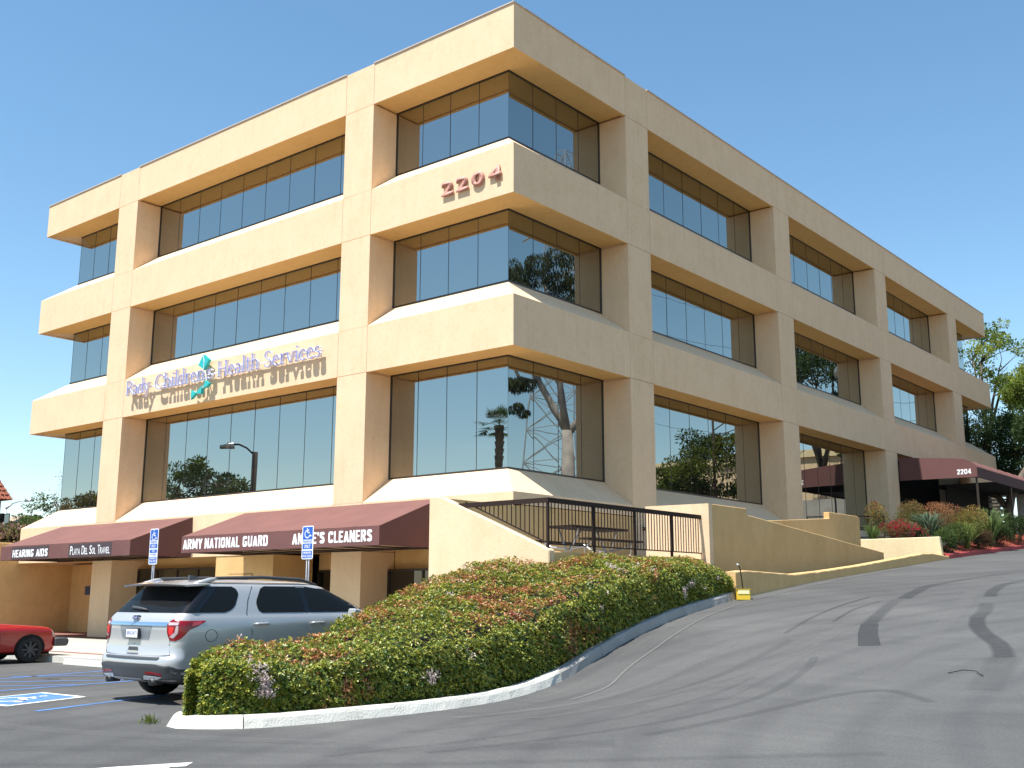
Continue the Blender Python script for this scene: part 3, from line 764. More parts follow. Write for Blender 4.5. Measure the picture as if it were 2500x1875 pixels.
for poly, mt in (([(-12.70, 9.02), (-12.36, 8.80), (-12.62, 8.50), (-12.93, 8.69)], M_TEAL), ([(-12.50, 8.14), (-12.28, 8.02), (-12.40, 7.93), (-12.60, 7.90)], M_TEAL),
                 ([(-13.24, 7.90), (-12.98, 7.78), (-13.22, 7.62)], M_TEAL), ([(-12.98, 7.80), (-12.66, 7.98), (-12.70, 7.72)], M_TEAL)):
    MB().prism(poly, -0.235, -0.13, 'y').build("kite", mt, sg)
mm = MB(); mm.tube([(-12.70, -0.24, 9.02), (-12.60, -0.24, 8.76), (-12.62, -0.24, 8.50)], 0.014, 4); mm.tube([(-12.62, -0.2, 8.50), (-12.52, -0.2, 8.3), (-12.46, -0.2, 8.05), (-12.7, -0.2, 7.9), (-13.0, -0.2, 7.8)], 0.02, 5)
mm.box(-17.0, -7.0, -0.129, -0.09, 8.33, 8.37)
for xq in np.arange(-16.8, -7, 1.6): mm.box(xq, xq+0.03, -0.09, 0.0, 8.33, 8.37)
mm.build("kite_tail_and_raceway", M_LETS, sg)
nm = root("house_number", (-1.4, 0, 12.1), "salmon block numerals 2204 high on the stucco band near the building corner", "sign")
for ch, xa in (("2", -2.45), ("2", -1.92), ("0", -1.38), ("4", -0.79)):
    text("numeral", ch, (xa, -0.02, 11.925), 0.40, 0.42, M_NUM, nm, depth=0.06, bold=0.03)

# ------------------------------------------------------------------ terrace and retaining walls
ter = root("terrace", (1.7, 0, 0), "raised picnic terrace with a sloping cream wing wall at the building corner", "terrace")
prf = [(0.08, -0.13), (0.08, 3.515), (0.42, 3.505), (3.36, 2.30), (3.36, -0.13)]
MB().prism(prf, -3.0, -2.80, 'y').build("wing_wall", M_STUCCO, ter, bevel=0.02)
MB().box(3.16, 3.358, -2.797, 3.2, -0.13, 2.27).build("parapet", M_STUCCO2, ter, bevel=0.015)
MB().box(0.10, 0.28, -2.797, -0.003, -0.13, 3.50).build("cheek_wall", M_STUCCO2, ter)
MB().box(0.0, 3.155, -2.795, 6.0, 1.9, 2.2).build("terrace_floor", M_GREYC, ter)
tw = root("ramp_wall", (3.5, 8, 0), "long shaded stucco wall that steps down and slopes beside the driveway", "wall")
pw = [(3.385, -0.13), (3.385, 3.61), (5.18, 3.61), (5.18, 3.45), (14.55, 2.79), (14.55, -0.13)]
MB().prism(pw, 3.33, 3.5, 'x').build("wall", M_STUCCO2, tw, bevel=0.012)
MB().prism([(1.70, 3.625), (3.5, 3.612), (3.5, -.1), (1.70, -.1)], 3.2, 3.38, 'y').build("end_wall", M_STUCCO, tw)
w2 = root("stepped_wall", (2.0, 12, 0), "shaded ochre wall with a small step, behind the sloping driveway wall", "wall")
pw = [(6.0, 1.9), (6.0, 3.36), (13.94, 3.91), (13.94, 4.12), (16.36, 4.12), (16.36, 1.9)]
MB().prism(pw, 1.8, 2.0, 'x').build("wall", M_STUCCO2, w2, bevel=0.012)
MB().box(1.55, 1.998, 16.362, 16.5, 1.9, 4.10).build("wall", M_STUCCO2, w2)
# ramp surface between them
MB().prism([(3.39, 1.9), (14.0, 2.45), (14.4, 2.45), (14.4, 1.5), (3.39, 1.5)], 2.01, 3.325, 'x').build("ramp", M_GREYC, kind="structure")
MB().box(-1.2, 1.79, 6.01, 26.2, 1.9, 3.0).build("entry_walk", M_GREYC, kind="structure")
MB().box(-3.9, 3.0, 26.21, 41.0, 2.6, 3.4).build("entry_pavement", M_GREYC, kind="structure")
pl = root("planter_wall", (3, 17.5, 2.5), "pale yellow rendered planter wall lit by the sun below the red flowers", "wall")
MB().prism([(1.50, 3.385), (4.33, 3.395), (4.41, 2.45), (1.50, 2.45)], 17.5, 17.7, 'y').build("wall", M_PLANTERW, pl, bevel=0.02)
# low wall along the driveway with a slightly uneven top edge
def lowtop(y): return np.interp(y, [2.3, 2.9, 4.2, 5.45, 7.3, 9.99, 12.5, 15.14, 16.2, 17.9], [1.94, 1.99, 1.965, 1.945, 2.06, 2.27, 2.50, 2.745, 2.79, 2.74])
ysl = np.linspace(2.35, 17.9, 90); V = []; F = []
for j, y in enumerate(ysl):
    t = float(lowtop(y)); x = float(kx(y)) ; wob = RNG.normal()*0.006
    V += [(x, y, 1.0), (x+0.0, y, t-0.030+wob*1.6), (x-0.006, y, t-0.012+wob), (x-0.03, y, t+wob*0.3), (x-0.28, y, t), (x-0.30, y, 1.0)]
for j in range(len(ysl)-1):
    for k in range(5): q = j*6+k; F.append((q, q+1, q+7, q+6))
F.append((0, 1, 2, 3, 4, 5)); nn = len(V); F.append((nn-1, nn-2, nn-3, nn-4, nn-5, nn-6))
lw_ = MB(); lw_.add(V, F); o = lw_.build("low_wall", M_STUCCO2, smooth=False)
tagit(o, "low uneven stucco wall following the rising driveway edge", "wall")
MB().box(3.5, 4.33, 2.3, 17.45, 1.0, 1.6).build("planting_soil", M_SOIL, kind="structure")
MB().prism([(2.3, 1.55), (17.4, 2.35), (17.4, 1.0), (2.3, 1.0)], 3.505, 4.22, 'x').build("strip_behind_low_wall", M_SOIL, kind="structure")
# left retaining wall and what stands on it
rwall = root("retaining_wall", (-24.7, -3, 0), "long ochre retaining wall at the left edge under the flowering hedge", "wall")
MB().box(-24.43, -24.18, -9.0, 2.9, -0.2, 3.34).build("wall", M_STUCCO2, rwall, bevel=0.02)
MB().box(-60, -24.44, -9.0, 30, -0.2, 3.22).build("upper_bank", M_SOIL, kind="structure")
MB().box(-60, -24.18, -9.25, -9.001, -0.2, 3.34).build("wall", M_STUCCO2, rwall)

# ------------------------------------------------------------------ iron fence of the terrace
fe = root("terrace_fence", (3.26, 0, 2.27), "dark brown iron railing with close balusters round the picnic terrace", "fence")
RT = 3.335
FX, FY = 3.26, -2.90
MB().box(0.86, FX+0.035, FY-0.035, FY+0.035, RT-0.095, RT).build("top_rail", M_IRON, fe)
MB().box(FX-0.035, FX+0.035, FY+0.036, 3.42, RT-0.095, RT).build("top_rail", M_IRON, fe)
pm = None
def slopez(x): return np.interp(x, [0.42, 3.36], [3.505, 2.30])
MB().bar((1.05, FY, float(slopez(1.05))+0.115), (FX-0.03, FY, float(slopez(FX))+0.10), 0.03, 0.025).build("bottom_rail", M_IRON, fe)
MB().box(FX-0.014, FX+0.014, FY+0.03, 3.2, 2.405, 2.43).build("bottom_rail", M_IRON, fe)
for y in (FY, -1.303, 0.272, 1.837):
    z0 = 2.27 if y > FY else 2.31
    MB().box(FX-0.025, FX+0.025, y-0.025, y+0.025, z0, RT-0.096).build("post", M_IRON, fe)
bal = MB().box(-0.008, 0.008, -0.008, 0.008, 2.43, RT-0.096); bme = None
y = FY+0.117; 
while y < 3.17:
    if min(abs(y-q) for q in (-1.303, 0.272, 1.837)) > 0.04:
        if bme is None:
            o = MB().box(-0.008, 0.008, -0.008, 0.008, 2.431-2.27, RT-0.097-2.27).build("baluster", M_IRON, fe, local=True); bme = o.data
        else: o = bpy.data.objects.new("baluster", bme); COL.objects.link(o); o.parent = fe
        o.location = (0, y, 0)
    y += 0.1175
x = FX-0.117
while x > 1.25:
    z0 = float(np.interp(x, [1.05, FX-0.03], [slopez(1.05)+0.115, slopez(FX)+0.10]))
    if RT-0.1-z0 > 0.03: MB().box(x-0.008, x+0.008, FY-0.008, FY+0.008, z0+0.01, RT-0.097).build("baluster", M_IRON, fe)
    x -= 0.1175

# ------------------------------------------------------------------ picnic table
pt = root("picnic_table", (1.75, 0.5, 2.2), "dark picnic table with two benches and bent steel legs on the terrace", "table")
MB().box(1.38, 2.12, -0.50, 1.75, 2.915, 2.965).build("table_top", M_IRON, pt)
for x in (0.80, 2.42): MB().box(x-0.13, x+0.13, -0.50, 1.75, 2.63, 2.67).build("bench_seat", M_IRON, pt)
for yy in (-0.15, 1.4):
    for sx in (-1, 1):
        c = 1.75
        MB().tube([(c+sx*0.28, yy, 2.91), (c+sx*0.16, yy, 2.62), (c+sx*0.05, yy, 2.40), (c+sx*0.22, yy, 2.21)], 0.022, 6).build("leg", M_GALV, pt)
        MB().tube([(c+sx*0.08, yy, 2.45), (c+sx*0.50, yy, 2.50), (c+sx*0.68, yy, 2.62)], 0.02, 6).build("bench_bracket", M_GALV, pt)
        MB().tube([(c+sx*0.68, yy, 2.62), (c+sx*0.62, yy, 2.21)], 0.018, 6).build("leg", M_GALV, pt)
    MB().tube([(1.75, yy, 2.42), (1.75, yy+(0.5 if yy < 0.5 else -0.5), 2.90)], 0.016, 6).build("brace", M_GALV, pt)
tp = MB().tube([(0.0, 5.75, 3.22), (0.10, 5.75, 3.22), (0.14, 5.75, 3.16)], 0.022, 6); tp.tube([(0.06, 5.75, 3.22), (0.06, 5.75, 3.28)], 0.012, 6); tp.box(0.03, 0.09, 5.66, 5.84, 3.27, 3.29)
tagit(tp.build("wall_tap", M_IRON), "small dark wall tap on the stucco behind the railing", "tap")

# ------------------------------------------------------------------ kerb and hedge bed
def catmull(P, n=8):
    P = [np.array(p, float) for p in P]; out = []
    for i in range(len(P)-1):
        p0 = P[max(i-1, 0)]; p1 = P[i]; p2 = P[i+1]; p3 = P[min(i+2, len(P)-1)]
        for k in range(n):
            t = k/n; out.append(0.5*((2*p1)+(-p0+p2)*t+(2*p0-5*p1+4*p2-p3)*t*t+(-p0+3*p1-3*p2+p3)*t**3))
    out.append(P[-1]); return np.array(out)
KL = catmull([(3.90, -8.2), (4.0, -10.0), (4.12, -11.2), (4.42, -11.85), (4.72, -12.25), (5.02, -12.40), (5.45, -12.15), (5.77, -11.70), (5.93, -10.8), (6.04, -9.2), (5.92, -7.6), (5.75, -6.0), (5.52, -4.6), (5.20, -2.8), (4.85, -0.6), (4.62, 2.25)], 8)
seg = np.linalg.norm(np.diff(KL, axis=0), axis=1); S = np.concatenate([[0], np.cumsum(seg)])
def kpt(s): return np.array([np.interp(s, S, KL[:, 0]), np.interp(s, S, KL[:, 1])])
def knrm(s):
    d = kpt(min(s+0.05, S[-1]))-kpt(max(s-0.05, 0)); d /= np.linalg.norm(d); return np.array([-d[1], d[0]])   # inwards
def gz(x, y):
    return float(smprof(y, KP, 0.5))
kerb = root("hedge_kerb", (5.5, -9, PZ), "whitewashed concrete kerb curving round the flowering hedge", "kerb")
s = 0.0; ends = []
total = S[-1]; s_end = 0
while s < total-0.05:
    ln = 1.55 if s > 4 else 1.8
    e = min(s+ln, total); n = 7; V = []; F = []
    for j in range(n+1):
        q = s+0.006+(e-s-0.012)*j/n; p = kpt(q); nn = knrm(q); z = gz(*p); w_ = RNG.normal(size=3)*0.004
        hgt = 0.135 + 0.035*float(sstep((p[1]+7.5)/3))
        bt = 0.028 if p[1] < -6.1 else 0.0
        for o, hz in ((-0.02-bt+w_[0], -0.15), (-0.012-bt+w_[0], 0.0+0), (0.012+w_[1], hgt-0.035), (0.04, hgt+w_[2]*0.6), (0.165, hgt+0.004), (0.175, -0.15)):
            V.append((p[0]+nn[0]*o, p[1]+nn[1]*o, z+hz))
    for j in range(n):
        for k in range(6): a = j*6+k; b_ = j*6+(k+1) % 6; F.append((a, b_, b_+6, a+6))
    F.append((5, 4, 3, 2, 1, 0)); F.append(tuple(n*6+k for k in range(6)))
    mid = kpt((s+e)/2)
    MB().add(V, F).build("kerb_stone", M_CURB if mid[1] < -5.9 or s < 4 else M_GREYC, kerb)
    s = e
# bed surface under the hedge
bedy = np.linspace(-12.1, 2.6, 60)
def bed_in(y): return 3.0 if y > -3 else np.interp(y, [-12.1, -11.4, -9, -7, -3], [4.5, 4.2, 3.3, 2.2, 1.6])
V = []; F = []
for y in bedy:
    x1 = float(np.interp(y, KL[36:, 1][np.argsort(KL[36:, 1])], KL[36:, 0][np.argsort(KL[36:, 1])]))-0.10
    z1 = gz(x1, y)+0.10; x0 = max(bed_in(y), 3.37 if y > -3.05 else 0)
    V += [(x0, y, z1+0.15), (x1, y, z1)]
for j in range(len(bedy)-1): F.append((2*j, 2*j+1, 2*j+3, 2*j+2))
MB().add(V, F).build("hedge_bed_soil", M_SOIL, kind="structure")

# hedge: a clipped mound following the kerb; top surface T(x, y)
hr = root("flowering_hedge", (4.5, -5, 0.5), "long clipped hedge of glossy green and bronze leaves with pink white blossom behind the kerb", "hedge")
FE = [(-12.2, 0.62), (-11.8, 0.68), (-10.5, 0.70), (-9.0, 0.80), (-7.5, 0.95), (-6.2, 1.10), (-4.0, 1.66), (-2.0, 1.95), (0.0, 2.08), (1.6, 2.12), (2.3, 1.95)]
BE = [(-12.2, 0.66), (-11.6, 0.76), (-10.5, 0.74), (-9.8, 0.80), (-9.2, 1.05), (-8.2, 1.32), (-7.0, 1.55), (-4.9, 1.92), (-3.2, 2.14), (-0.9, 2.27), (1.6, 2.20), (2.3, 2.0)]
def hx1(y): return np.interp(y, KL[36:, 1][np.argsort(KL[36:, 1])], KL[36:, 0][np.argsort(KL[36:, 1])]) - np.interp(y, [-6.5, -4.5], [0.31, 0.17])
def hx0(y): return np.interp(y, [-12.2, -11.9, -11.5, -11.0, -9.5, -8.2, -7.0, -5.5, -3.3, -2.9, 2.4], [5.02, 4.74, 4.42, 4.25, 4.12, 3.75, 3.15, 2.6, 2.3, 3.42, 3.42])
def htop(x, y):
    a, b_ = hx0(y), hx1(y); u = np.clip((x-a)/(b_-a), 0, 1)
    f_ = np.interp(y, *zip(*FE)); k = np.interp(y, *zip(*BE))
    z = k+(f_-k)*u
    lump = 0.035*np.sin(x*3.1+y*1.7)+0.03*np.sin(x*5.3-y*4.1)+0.02*np.sin(y*9.1+x*2)
    return z+lump
def hbase(x, y): return smprof(y, KP, 0.5)+0.08
def hedge_surface(n):
    """random points and outward normals over top, front, ends"""
    P = []; Nn = []
    # top with rounded shoulder
    y = RNG.uniform(-12.18, 2.3, n); u = RNG.uniform(0, 1, n); a, b_ = hx0(y), hx1(y); x = a+(b_-a)*u
    keep = RNG.uniform(0, 1, n) < np.clip((b_-a)/3.2, 0.1, 1)
    x, y, u = x[keep], y[keep], u[keep]; a, b_ = hx0(y), hx1(y)
    de = np.minimum(b_-x, x-a); dn = np.minimum(y+12.22, 2.34-y); dd = np.minimum(de, dn)
    R = 0.26; sh = np.where(dd < R, R-np.sqrt(np.maximum(R*R-(R-np.clip(dd, 0, R))**2, 0)), 0)
    z = htop(x, y)-sh
    nx = np.where(b_-x < R, (R-(b_-x))/R, 0)-np.where(x-a < R, (R-(x-a))/R, 0)
    ny = np.where(2.34-y < R, (R-(2.34-y))/R, 0)-np.where(y+12.22 < R, (R-(y+12.22))/R, 0)
    P.append(np.stack([x, y, z], 1)); Nn.append(np.stack([nx, ny, np.ones_like(x)], 1))
    # sides along kerb (front) and car side (back)
    for side, cnt in ((1, int(n*0.62)), (-1, int(n*0.34))):
        y = RNG.uniform(-12.18, 2.34, cnt)
        if side < 0: y[:cnt//2] = RNG.uniform(-12.2, -10.9, cnt//2)
        else: y[:cnt//12] = RNG.uniform(-12.2, -11.3, cnt//12)
        xx = hx1(y) if side > 0 else hx0(y)
        zt = htop(xx, y)-0.09; zb = hbase(xx, y); z = zb+(zt-zb)*RNG.uniform(0, 1, cnt)
        bul = 0.07*np.sin(np.clip((z-zb)/(zt-zb+1e-6), 0, 1)*math.pi)+0.03*np.sin(y*4+z*7)
        ds = 0.05; tx = ((hx1 if side > 0 else hx0)(y+ds)-(hx1 if side > 0 else hx0)(y-ds))/(2*ds)
        P.append(np.stack([xx+side*bul, y, z], 1)); Nn.append(np.stack([side*np.ones(cnt), -side*np.clip(tx, -1.5, 1.5), np.zeros(cnt)], 1))
    for yy, sg_ in ((2.34, 1), (-12.2, -1)):
        cnt = int(n*0.07); a, b_ = float(hx0(yy)), float(hx1(yy)); x = RNG.uniform(a, b_, cnt)
        zt = htop(x, yy*np.ones(cnt))-0.2; zb = hbase(x, yy*np.ones(cnt)); z = zb+(zt-zb)*RNG.uniform(0, 1, cnt)
        P.append(np.stack([x, yy+sg_*0.05+0*x, z], 1)); Nn.append(np.stack([0*x, sg_+0*x, 0*x], 1))
    return np.concatenate(P), norm(np.concatenate(Nn))
def vnoise(P, sc, seed=0):
    r = np.random.default_rng(seed); out = np.zeros(len(P))
    for k in range(7):
        w_ = r.normal(size=3)*sc; ph = r.uniform(0, 6.28); out += np.sin(P@w_+ph)
    return out/7**0.5/0.9
P, Nn = hedge_surface(36000)
nR = len(P)
# each rosette: leaves fanned around a shoot that leans outwards and up
K = 5
shoot = norm(Nn*0.9+np.array([0, 0, 0.75])+RNG.normal(size=P.shape)*0.30)
depth = RNG.uniform(-0.11, 0.035, (nR, 1))
Pc = P+Nn*depth
PP = np.repeat(Pc, K, 0); SS = np.repeat(shoot, K, 0)
side_ = norm(np.cross(SS, RNG.normal(size=SS.shape)))
DD = norm(SS*RNG.uniform(0.25, 0.9, (len(SS), 1))+side_)
sz = RNG.uniform(0.032, 0.056, len(SS))
n1 = vnoise(P, 1.6, 3); n2 = vnoise(P, 4.0, 4); n3 = RNG.normal(size=nR)
reds = n1*0.30+n2*0.45+vnoise(P, 11, 5)*0.35+n3*0.42+(Nn[:, 2]-0.5)*0.9
green = np.array([0.200, 0.255, 0.030]); yel = np.array([0.42, 0.39, 0.055]); bronze = np.array([0.46, 0.22, 0.080]); redc = np.array([0.42, 0.10, 0.06])
dkg = np.array([0.095, 0.160, 0.030])
t = RNG.uniform(0, 1, (nR, 1)); cc = green*(1-t)+yel*t
cc = np.where((RNG.uniform(0, 1, (nR, 1)) < 0.25), dkg, cc)
mask = (reds > 0.78)[:, None]; cc = np.where(mask, bronze*(0.75+0.5*t), cc)
mask = (reds > 1.75)[:, None]; cc = np.where(mask, redc*0.8+bronze*0.3*t, cc)
cc = cc*RNG.uniform(0.7, 1.25, (nR, 1))
CCc = np.repeat(cc, K, 0)*RNG.uniform(0.85, 1.15, (nR*K, 1))
leaves("foliage", PP, DD, sz, CCc, M_LEAF, hr, width=0.44, hint=SS+RNG.normal(size=SS.shape)*0.35)
# blossom
n1b = vnoise(P, 5.5, 9)+RNG.normal(size=nR)*0.45+np.where(P[:, 1] < -11.2, 0.75, 0)
sel = np.where((n1b > 2.35) & (P[:, 2] > hbase(P[:, 0], P[:, 1])+0.25))[0]; sel = RNG.permutation(sel)[:650]; Fl = 9
C = np.repeat(P[sel]+Nn[sel]*0.05, Fl, 0)+RNG.normal(size=(len(sel)*Fl, 3))*0.022
fc = np.array([0.92, 0.76, 0.72])*RNG.uniform(0.75, 1.0, (len(C), 1))
leaves("blossom", C, RNG.normal(size=C.shape)+np.array([0, 0, .5]), RNG.uniform(0.018, 0.03, len(C)), fc, M_LEAF2, hr, width=0.9)
# dark inner mass so that no light shows through
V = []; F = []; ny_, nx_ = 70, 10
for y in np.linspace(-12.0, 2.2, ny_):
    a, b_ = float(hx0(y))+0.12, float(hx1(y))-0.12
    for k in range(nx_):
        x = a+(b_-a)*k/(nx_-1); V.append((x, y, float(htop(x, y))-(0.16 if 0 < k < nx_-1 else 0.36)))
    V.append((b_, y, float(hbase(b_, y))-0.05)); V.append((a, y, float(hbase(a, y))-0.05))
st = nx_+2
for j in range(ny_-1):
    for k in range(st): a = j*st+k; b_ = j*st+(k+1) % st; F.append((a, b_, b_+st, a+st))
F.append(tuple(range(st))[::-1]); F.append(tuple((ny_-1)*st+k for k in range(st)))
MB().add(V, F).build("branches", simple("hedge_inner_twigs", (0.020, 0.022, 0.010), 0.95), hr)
# weed tuft at the kerb nose
C = np.repeat(np.array([[4.42, -12.33, PZ]]), 40, 0)+RNG.normal(size=(40, 3))*np.array([.05, .05, .01])
_weed = tagit(leaves("weed", C, RNG.normal(size=C.shape)*0.5+np.array([-.2, -.2, 1]), RNG.uniform(.06, .14, 40), np.array([0.16, 0.20, 0.05])*np.ones((40, 3)), M_LEAF2, None, 0.2), "small weed tuft growing at the nose of the kerb", "weed")

# ------------------------------------------------------------------ yellow wheeled box with a black handle by the kerb end
yb = root("yellow_gate_box", (4.83, 2.25, tz(4.9, 2.2)), "small yellow plastic box with a tall black handle standing at the end of the kerb", "box", rotz=math.radians(32))
m = MB(); m.prism([(-0.13, 0.0), (0.13, 0.0), (0.11, 0.13), (0.09, 0.225), (-0.13, 0.235)], -0.15, 0.15, 'x')
m.build("body", M_YEL, yb, local=True, bevel=0.012)
MB().box(-0.125, 0.125, -0.140, -0.131, 0.135, 0.222).build("faded_panel", M_YELW, yb, local=True)
MB().box(-0.155, 0.155, -0.145, 0.10, 0.232, 0.246).build("rim", M_YEL, yb, local=True)
MB().tube([(0.0, 0.02, 0.24), (-0.02, 0.02, 0.45), (-0.045, 0.02, 0.68), (-0.07, 0.02, 0.76), (-0.10, 0.02, 0.79)], 0.014, 7).build("handle", M_IRON, yb, smooth=True, local=True)
MB().tube([(-0.085, 0.02, 0.775), (-0.12, 0.02, 0.80)], 0.02, 7).build("handle_grip", M_WHITE, yb, local=True)

# ------------------------------------------------------------------ accessible parking signs
def isa(parent, x, y, z, s_, mat, facing='y', flip=1):
    m = MB(); yy = y
    def arcp(cx, cz, r, a0, a1, n=14): return [(cx+r*math.cos(math.radians(a0+(a1-a0)*i/n)), cz+r*math.sin(math.radians(a0+(a1-a0)*i/n))) for i in range(n+1)]
    def poly(pts, wd):
        for p, q in zip(pts[:-1], pts[1:]):
            p = Vector(p); q = Vector(q); d = (q-p).normalized(); nn = Vector((-d.y, d.x))*wd/2
            if facing == 'y': vs = [(x+c.x*s_, yy, z+c.y*s_) for c in (p+nn, q+nn, q-nn, p-nn)]
            else: vs = [(x+c.x*facing[0][0]*s_+c.y*facing[1][0]*s_, y+c.x*facing[0][1]*s_+c.y*facing[1][1]*s_, z) for c in (p+nn, q+nn, q-nn, p-nn)]
            m.add(vs, [(0, 1, 2, 3)])
    poly(arcp(-0.03, -0.16, 0.24, 105, 380, 18), 0.065)
    poly([(-0.05, 0.22), (-0.02, -0.06), (0.17, -0.06), (0.27, -0.30), (0.37, -0.26)], 0.075)
    poly([(-0.03, 0.10), (0.14, 0.10)], 0.06); poly(arcp(-0.06, 0.34, 0.035, 0, 360, 8), 0.07)
    return m.build("wheelchair_symbol", mat, parent, fix=False)
def park_sign(x, zt, zb, rows, label):
    y = -6.25
    r = root("parking_sign", (x, y, 0.015), label, "sign", "accessible parking signs in front of the shops")
    m = MB()
    for dx in (-0.032, 0.032): m.tube([(x+dx, y+0.02, 0.0), (x+dx, y+0.02, zt-0.05)], 0.013, 7)
    m.build("post", M_GALV, r, smooth=True)
    w_ = 0.165; rc = 0.035; z0, z1 = zb, zt
    def rr(w2, za, zb_, rc): 
        out = []
        for cx, cz, a0 in ((w2-rc, zb_-rc, 0), (-w2+rc, zb_-rc, 90), (-w2+rc, za+rc, 180), (w2-rc, za+rc, 270)):
            out += [(x+cx+rc*math.cos(math.radians(a0+a)), cz+rc*math.sin(math.radians(a0+a))) for a in (0, 30, 60, 90)]
        return out
    MB().prism(rr(w_, z0, z1, rc), y-0.004, y, 'y').build("sign_plate", M_SIGNW, r)
    h = z1-z0
    for (fa, fb) in rows["blue"]:
        MB().prism(rr(w_-0.022, z1-h*fb, z1-h*fa, 0.012), y-0.0065, y-0.0041, 'y').build("blue_field", M_SIGNB, r)
    isa(r, x, y-0.0085, z1-h*0.17, 0.30, M_SIGNW)
    for body, f0, f1, wd, bl in rows["text"]:
        text("lettering", body, (x-wd/2, y-0.0075, z1-h*f1), h*(f1-f0), wd, M_SIGNB if bl else M_SIGNW, r, depth=0.0, bold=0.01)
park_sign(-5.33, 2.875, 2.08, {"blue": [(.025, .325), (.425, .55), (.585, .68), (.70+.085, .97)], "text": [("PARKING", .34, .41, .26, 1), ("ONLY", .445, .53, .17, 0), ("VAN", .60, .66, .10, 0), ("ACCESSIBLE", .70, .75, .25, 1), ("MINIMUM", .80, .86, .22, 0), ("FINE $250", .88, .95, .26, 0)]},
          "tall blue accessible parking sign with a van accessible line, left of the silver car roof")
park_sign(-0.05, 2.73, 2.09, {"blue": [(.03, .41), (.53, .70), (.745, .97)], "text": [("PARKING", .43, .51, .26, 1), ("ONLY", .56, .67, .18, 0), ("MINIMUM", .77, .85, .22, 0), ("FINE $250", .875, .955, .26, 0)]},
          "shorter blue accessible parking sign behind the silver car, in front of the word ANNIE'S")

# ------------------------------------------------------------------ painted markings
def strip(name, pts, wd, mat, lift=0.004, kind="structure", n=None):
    P_ = catmull(pts, 6) if len(pts) > 2 else np.array([np.array(pts[0])+(np.array(pts[1])-np.array(pts[0]))*t for t in np.linspace(0, 1, 6)])
    V = []; F = []
    for i, p in enumerate(P_):
        d = P_[min(i+1, len(P_)-1)]-P_[max(i-1, 0)]; d = d/np.linalg.norm(d); nn = np.array([-d[1], d[0]])
        for sg_ in (1, 0.33, -0.33, -1):
            q = p+nn*sg_*wd/2; V.append((q[0], q[1], tz(*q)+lift))
    for i in range(len(P_)-1):
        for k in range(3): a = 4*i+k; F.append((a, a+1, a+5, a+4))
    return MB().add(V, F).build(name, mat, kind=kind, fix=False)
for a, b_ in (((2.0, -12.53), (1.38, -10.6)), ((1.38, -10.6), (0.6, -7.4)), ((-1.42, -11.9), (-1.70, -9.0)), ((-1.70, -9.0), (-1.95, -7.2)), ((-2.7, -11.5), (-1.75, -9.9)), ((-3.6, -10.9), (-1.9, -8.6)), ((-4.4, -9.7), (-2.6, -7.5)), ((-3.85, -10.7), (-4.6, -7.5)), ((-9.4, -12.5), (-10.3, -7.4))):
    strip("blue_parking_line", [a, b_], 0.10, M_BLUEP)
SQ = [(1.06, -12.46), (-0.22, -12.66), (-0.66, -11.03), (0.56, -10.99)]
def quad(name, pts, mat, lift, kind="structure"):
    return MB().add([(p[0], p[1], tz(*p)+lift) for p in pts], [(0, 1, 2, 3)]).build(name, mat, kind=kind, fix=False)
ctr = np.mean(np.array(SQ), 0)
quad("white_stall_square", SQ, M_WHITEP, 0.004); quad("blue_stall_square", [ctr+(np.array(p)-ctr)*0.86 for p in SQ], M_BLUEP, 0.008)
iso = isa(None, ctr[0]+0.02, ctr[1], PZ+0.012, 1.15, M_WHITEP, facing=((1.0, 0.02), (-0.22, 0.97))); iso["kind"] = "structure"; iso.name = "painted_wheelchair_symbol"
# white direction arrow at the lower edge
AR = [(7.10, -14.62), (7.18, -14.42), (7.47, -13.84), (7.62, -14.02), (7.55, -14.14), (8.1, -14.6), (7.95, -14.85), (7.45, -14.42)]
MB().add([(x, y, tz(x, y)+0.004) for x, y in AR], [tuple(range(8))]).build("painted_arrow", M_WHITEP, kind="structure", fix=False)
# tyre scuffs and repairs on the driveway
def softmat(name, color, strength):
    m, nt, b = newmat(name); L = nt.links; out = nt.nodes["Material Output"]
    b.inputs["Base Color"].default_value = rgb(color); b.inputs["Roughness"].default_value = 0.85
    geo = N(nt, "ShaderNodeNewGeometry"); n = N(nt, "ShaderNodeTexNoise"); n.inputs["Scale"].default_value = 7; n.inputs["Detail"].default_value = 6; n.inputs["Roughness"].default_value = 0.75
    L.new(geo.outputs["Position"], n.inputs["Vector"])
    at = N(nt, "ShaderNodeAttribute"); at.attribute_name = "Col"
    r = N(nt, "ShaderNodeMapRange"); r.inputs[1].default_value = 0.3; r.inputs[2].default_value = 0.62; r.inputs[3].default_value = 0.55; r.inputs[4].default_value = 1.0
    L.new(n.outputs["Fac"], r.inputs[0])
    mu = N(nt, "ShaderNodeMath", operation='MULTIPLY'); L.new(at.outputs["Fac"], mu.inputs[0]); L.new(r.outputs[0], mu.inputs[1])
    m2 = N(nt, "ShaderNodeMath", operation='MULTIPLY'); m2.inputs[1].default_value = strength; L.new(mu.outputs[0], m2.inputs[0])
    tr = N(nt, "ShaderNodeBsdfTransparent"); mx = N(nt, "ShaderNodeMixShader")
    L.new(m2.outputs[0], mx.inputs[0]); L.new(tr.outputs[0], mx.inputs[1]); L.new(b.outputs[0], mx.inputs[2]); L.new(mx.outputs[0], out.inputs[0])
    return m
M_SKID = softmat("tyre_rubber_scuff", (0.042, 0.043, 0.045), 0.70)
M_SKIDL = softmat("faint_scuff", (0.052, 0.053, 0.055), 0.24)
M_PALE = softmat("pale_wear", (0.19, 0.185, 0.175), 0.30)
M_SEAM = softmat("pale_seam_dust", (0.24, 0.23, 0.21), 0.5)
lift_n = [0]
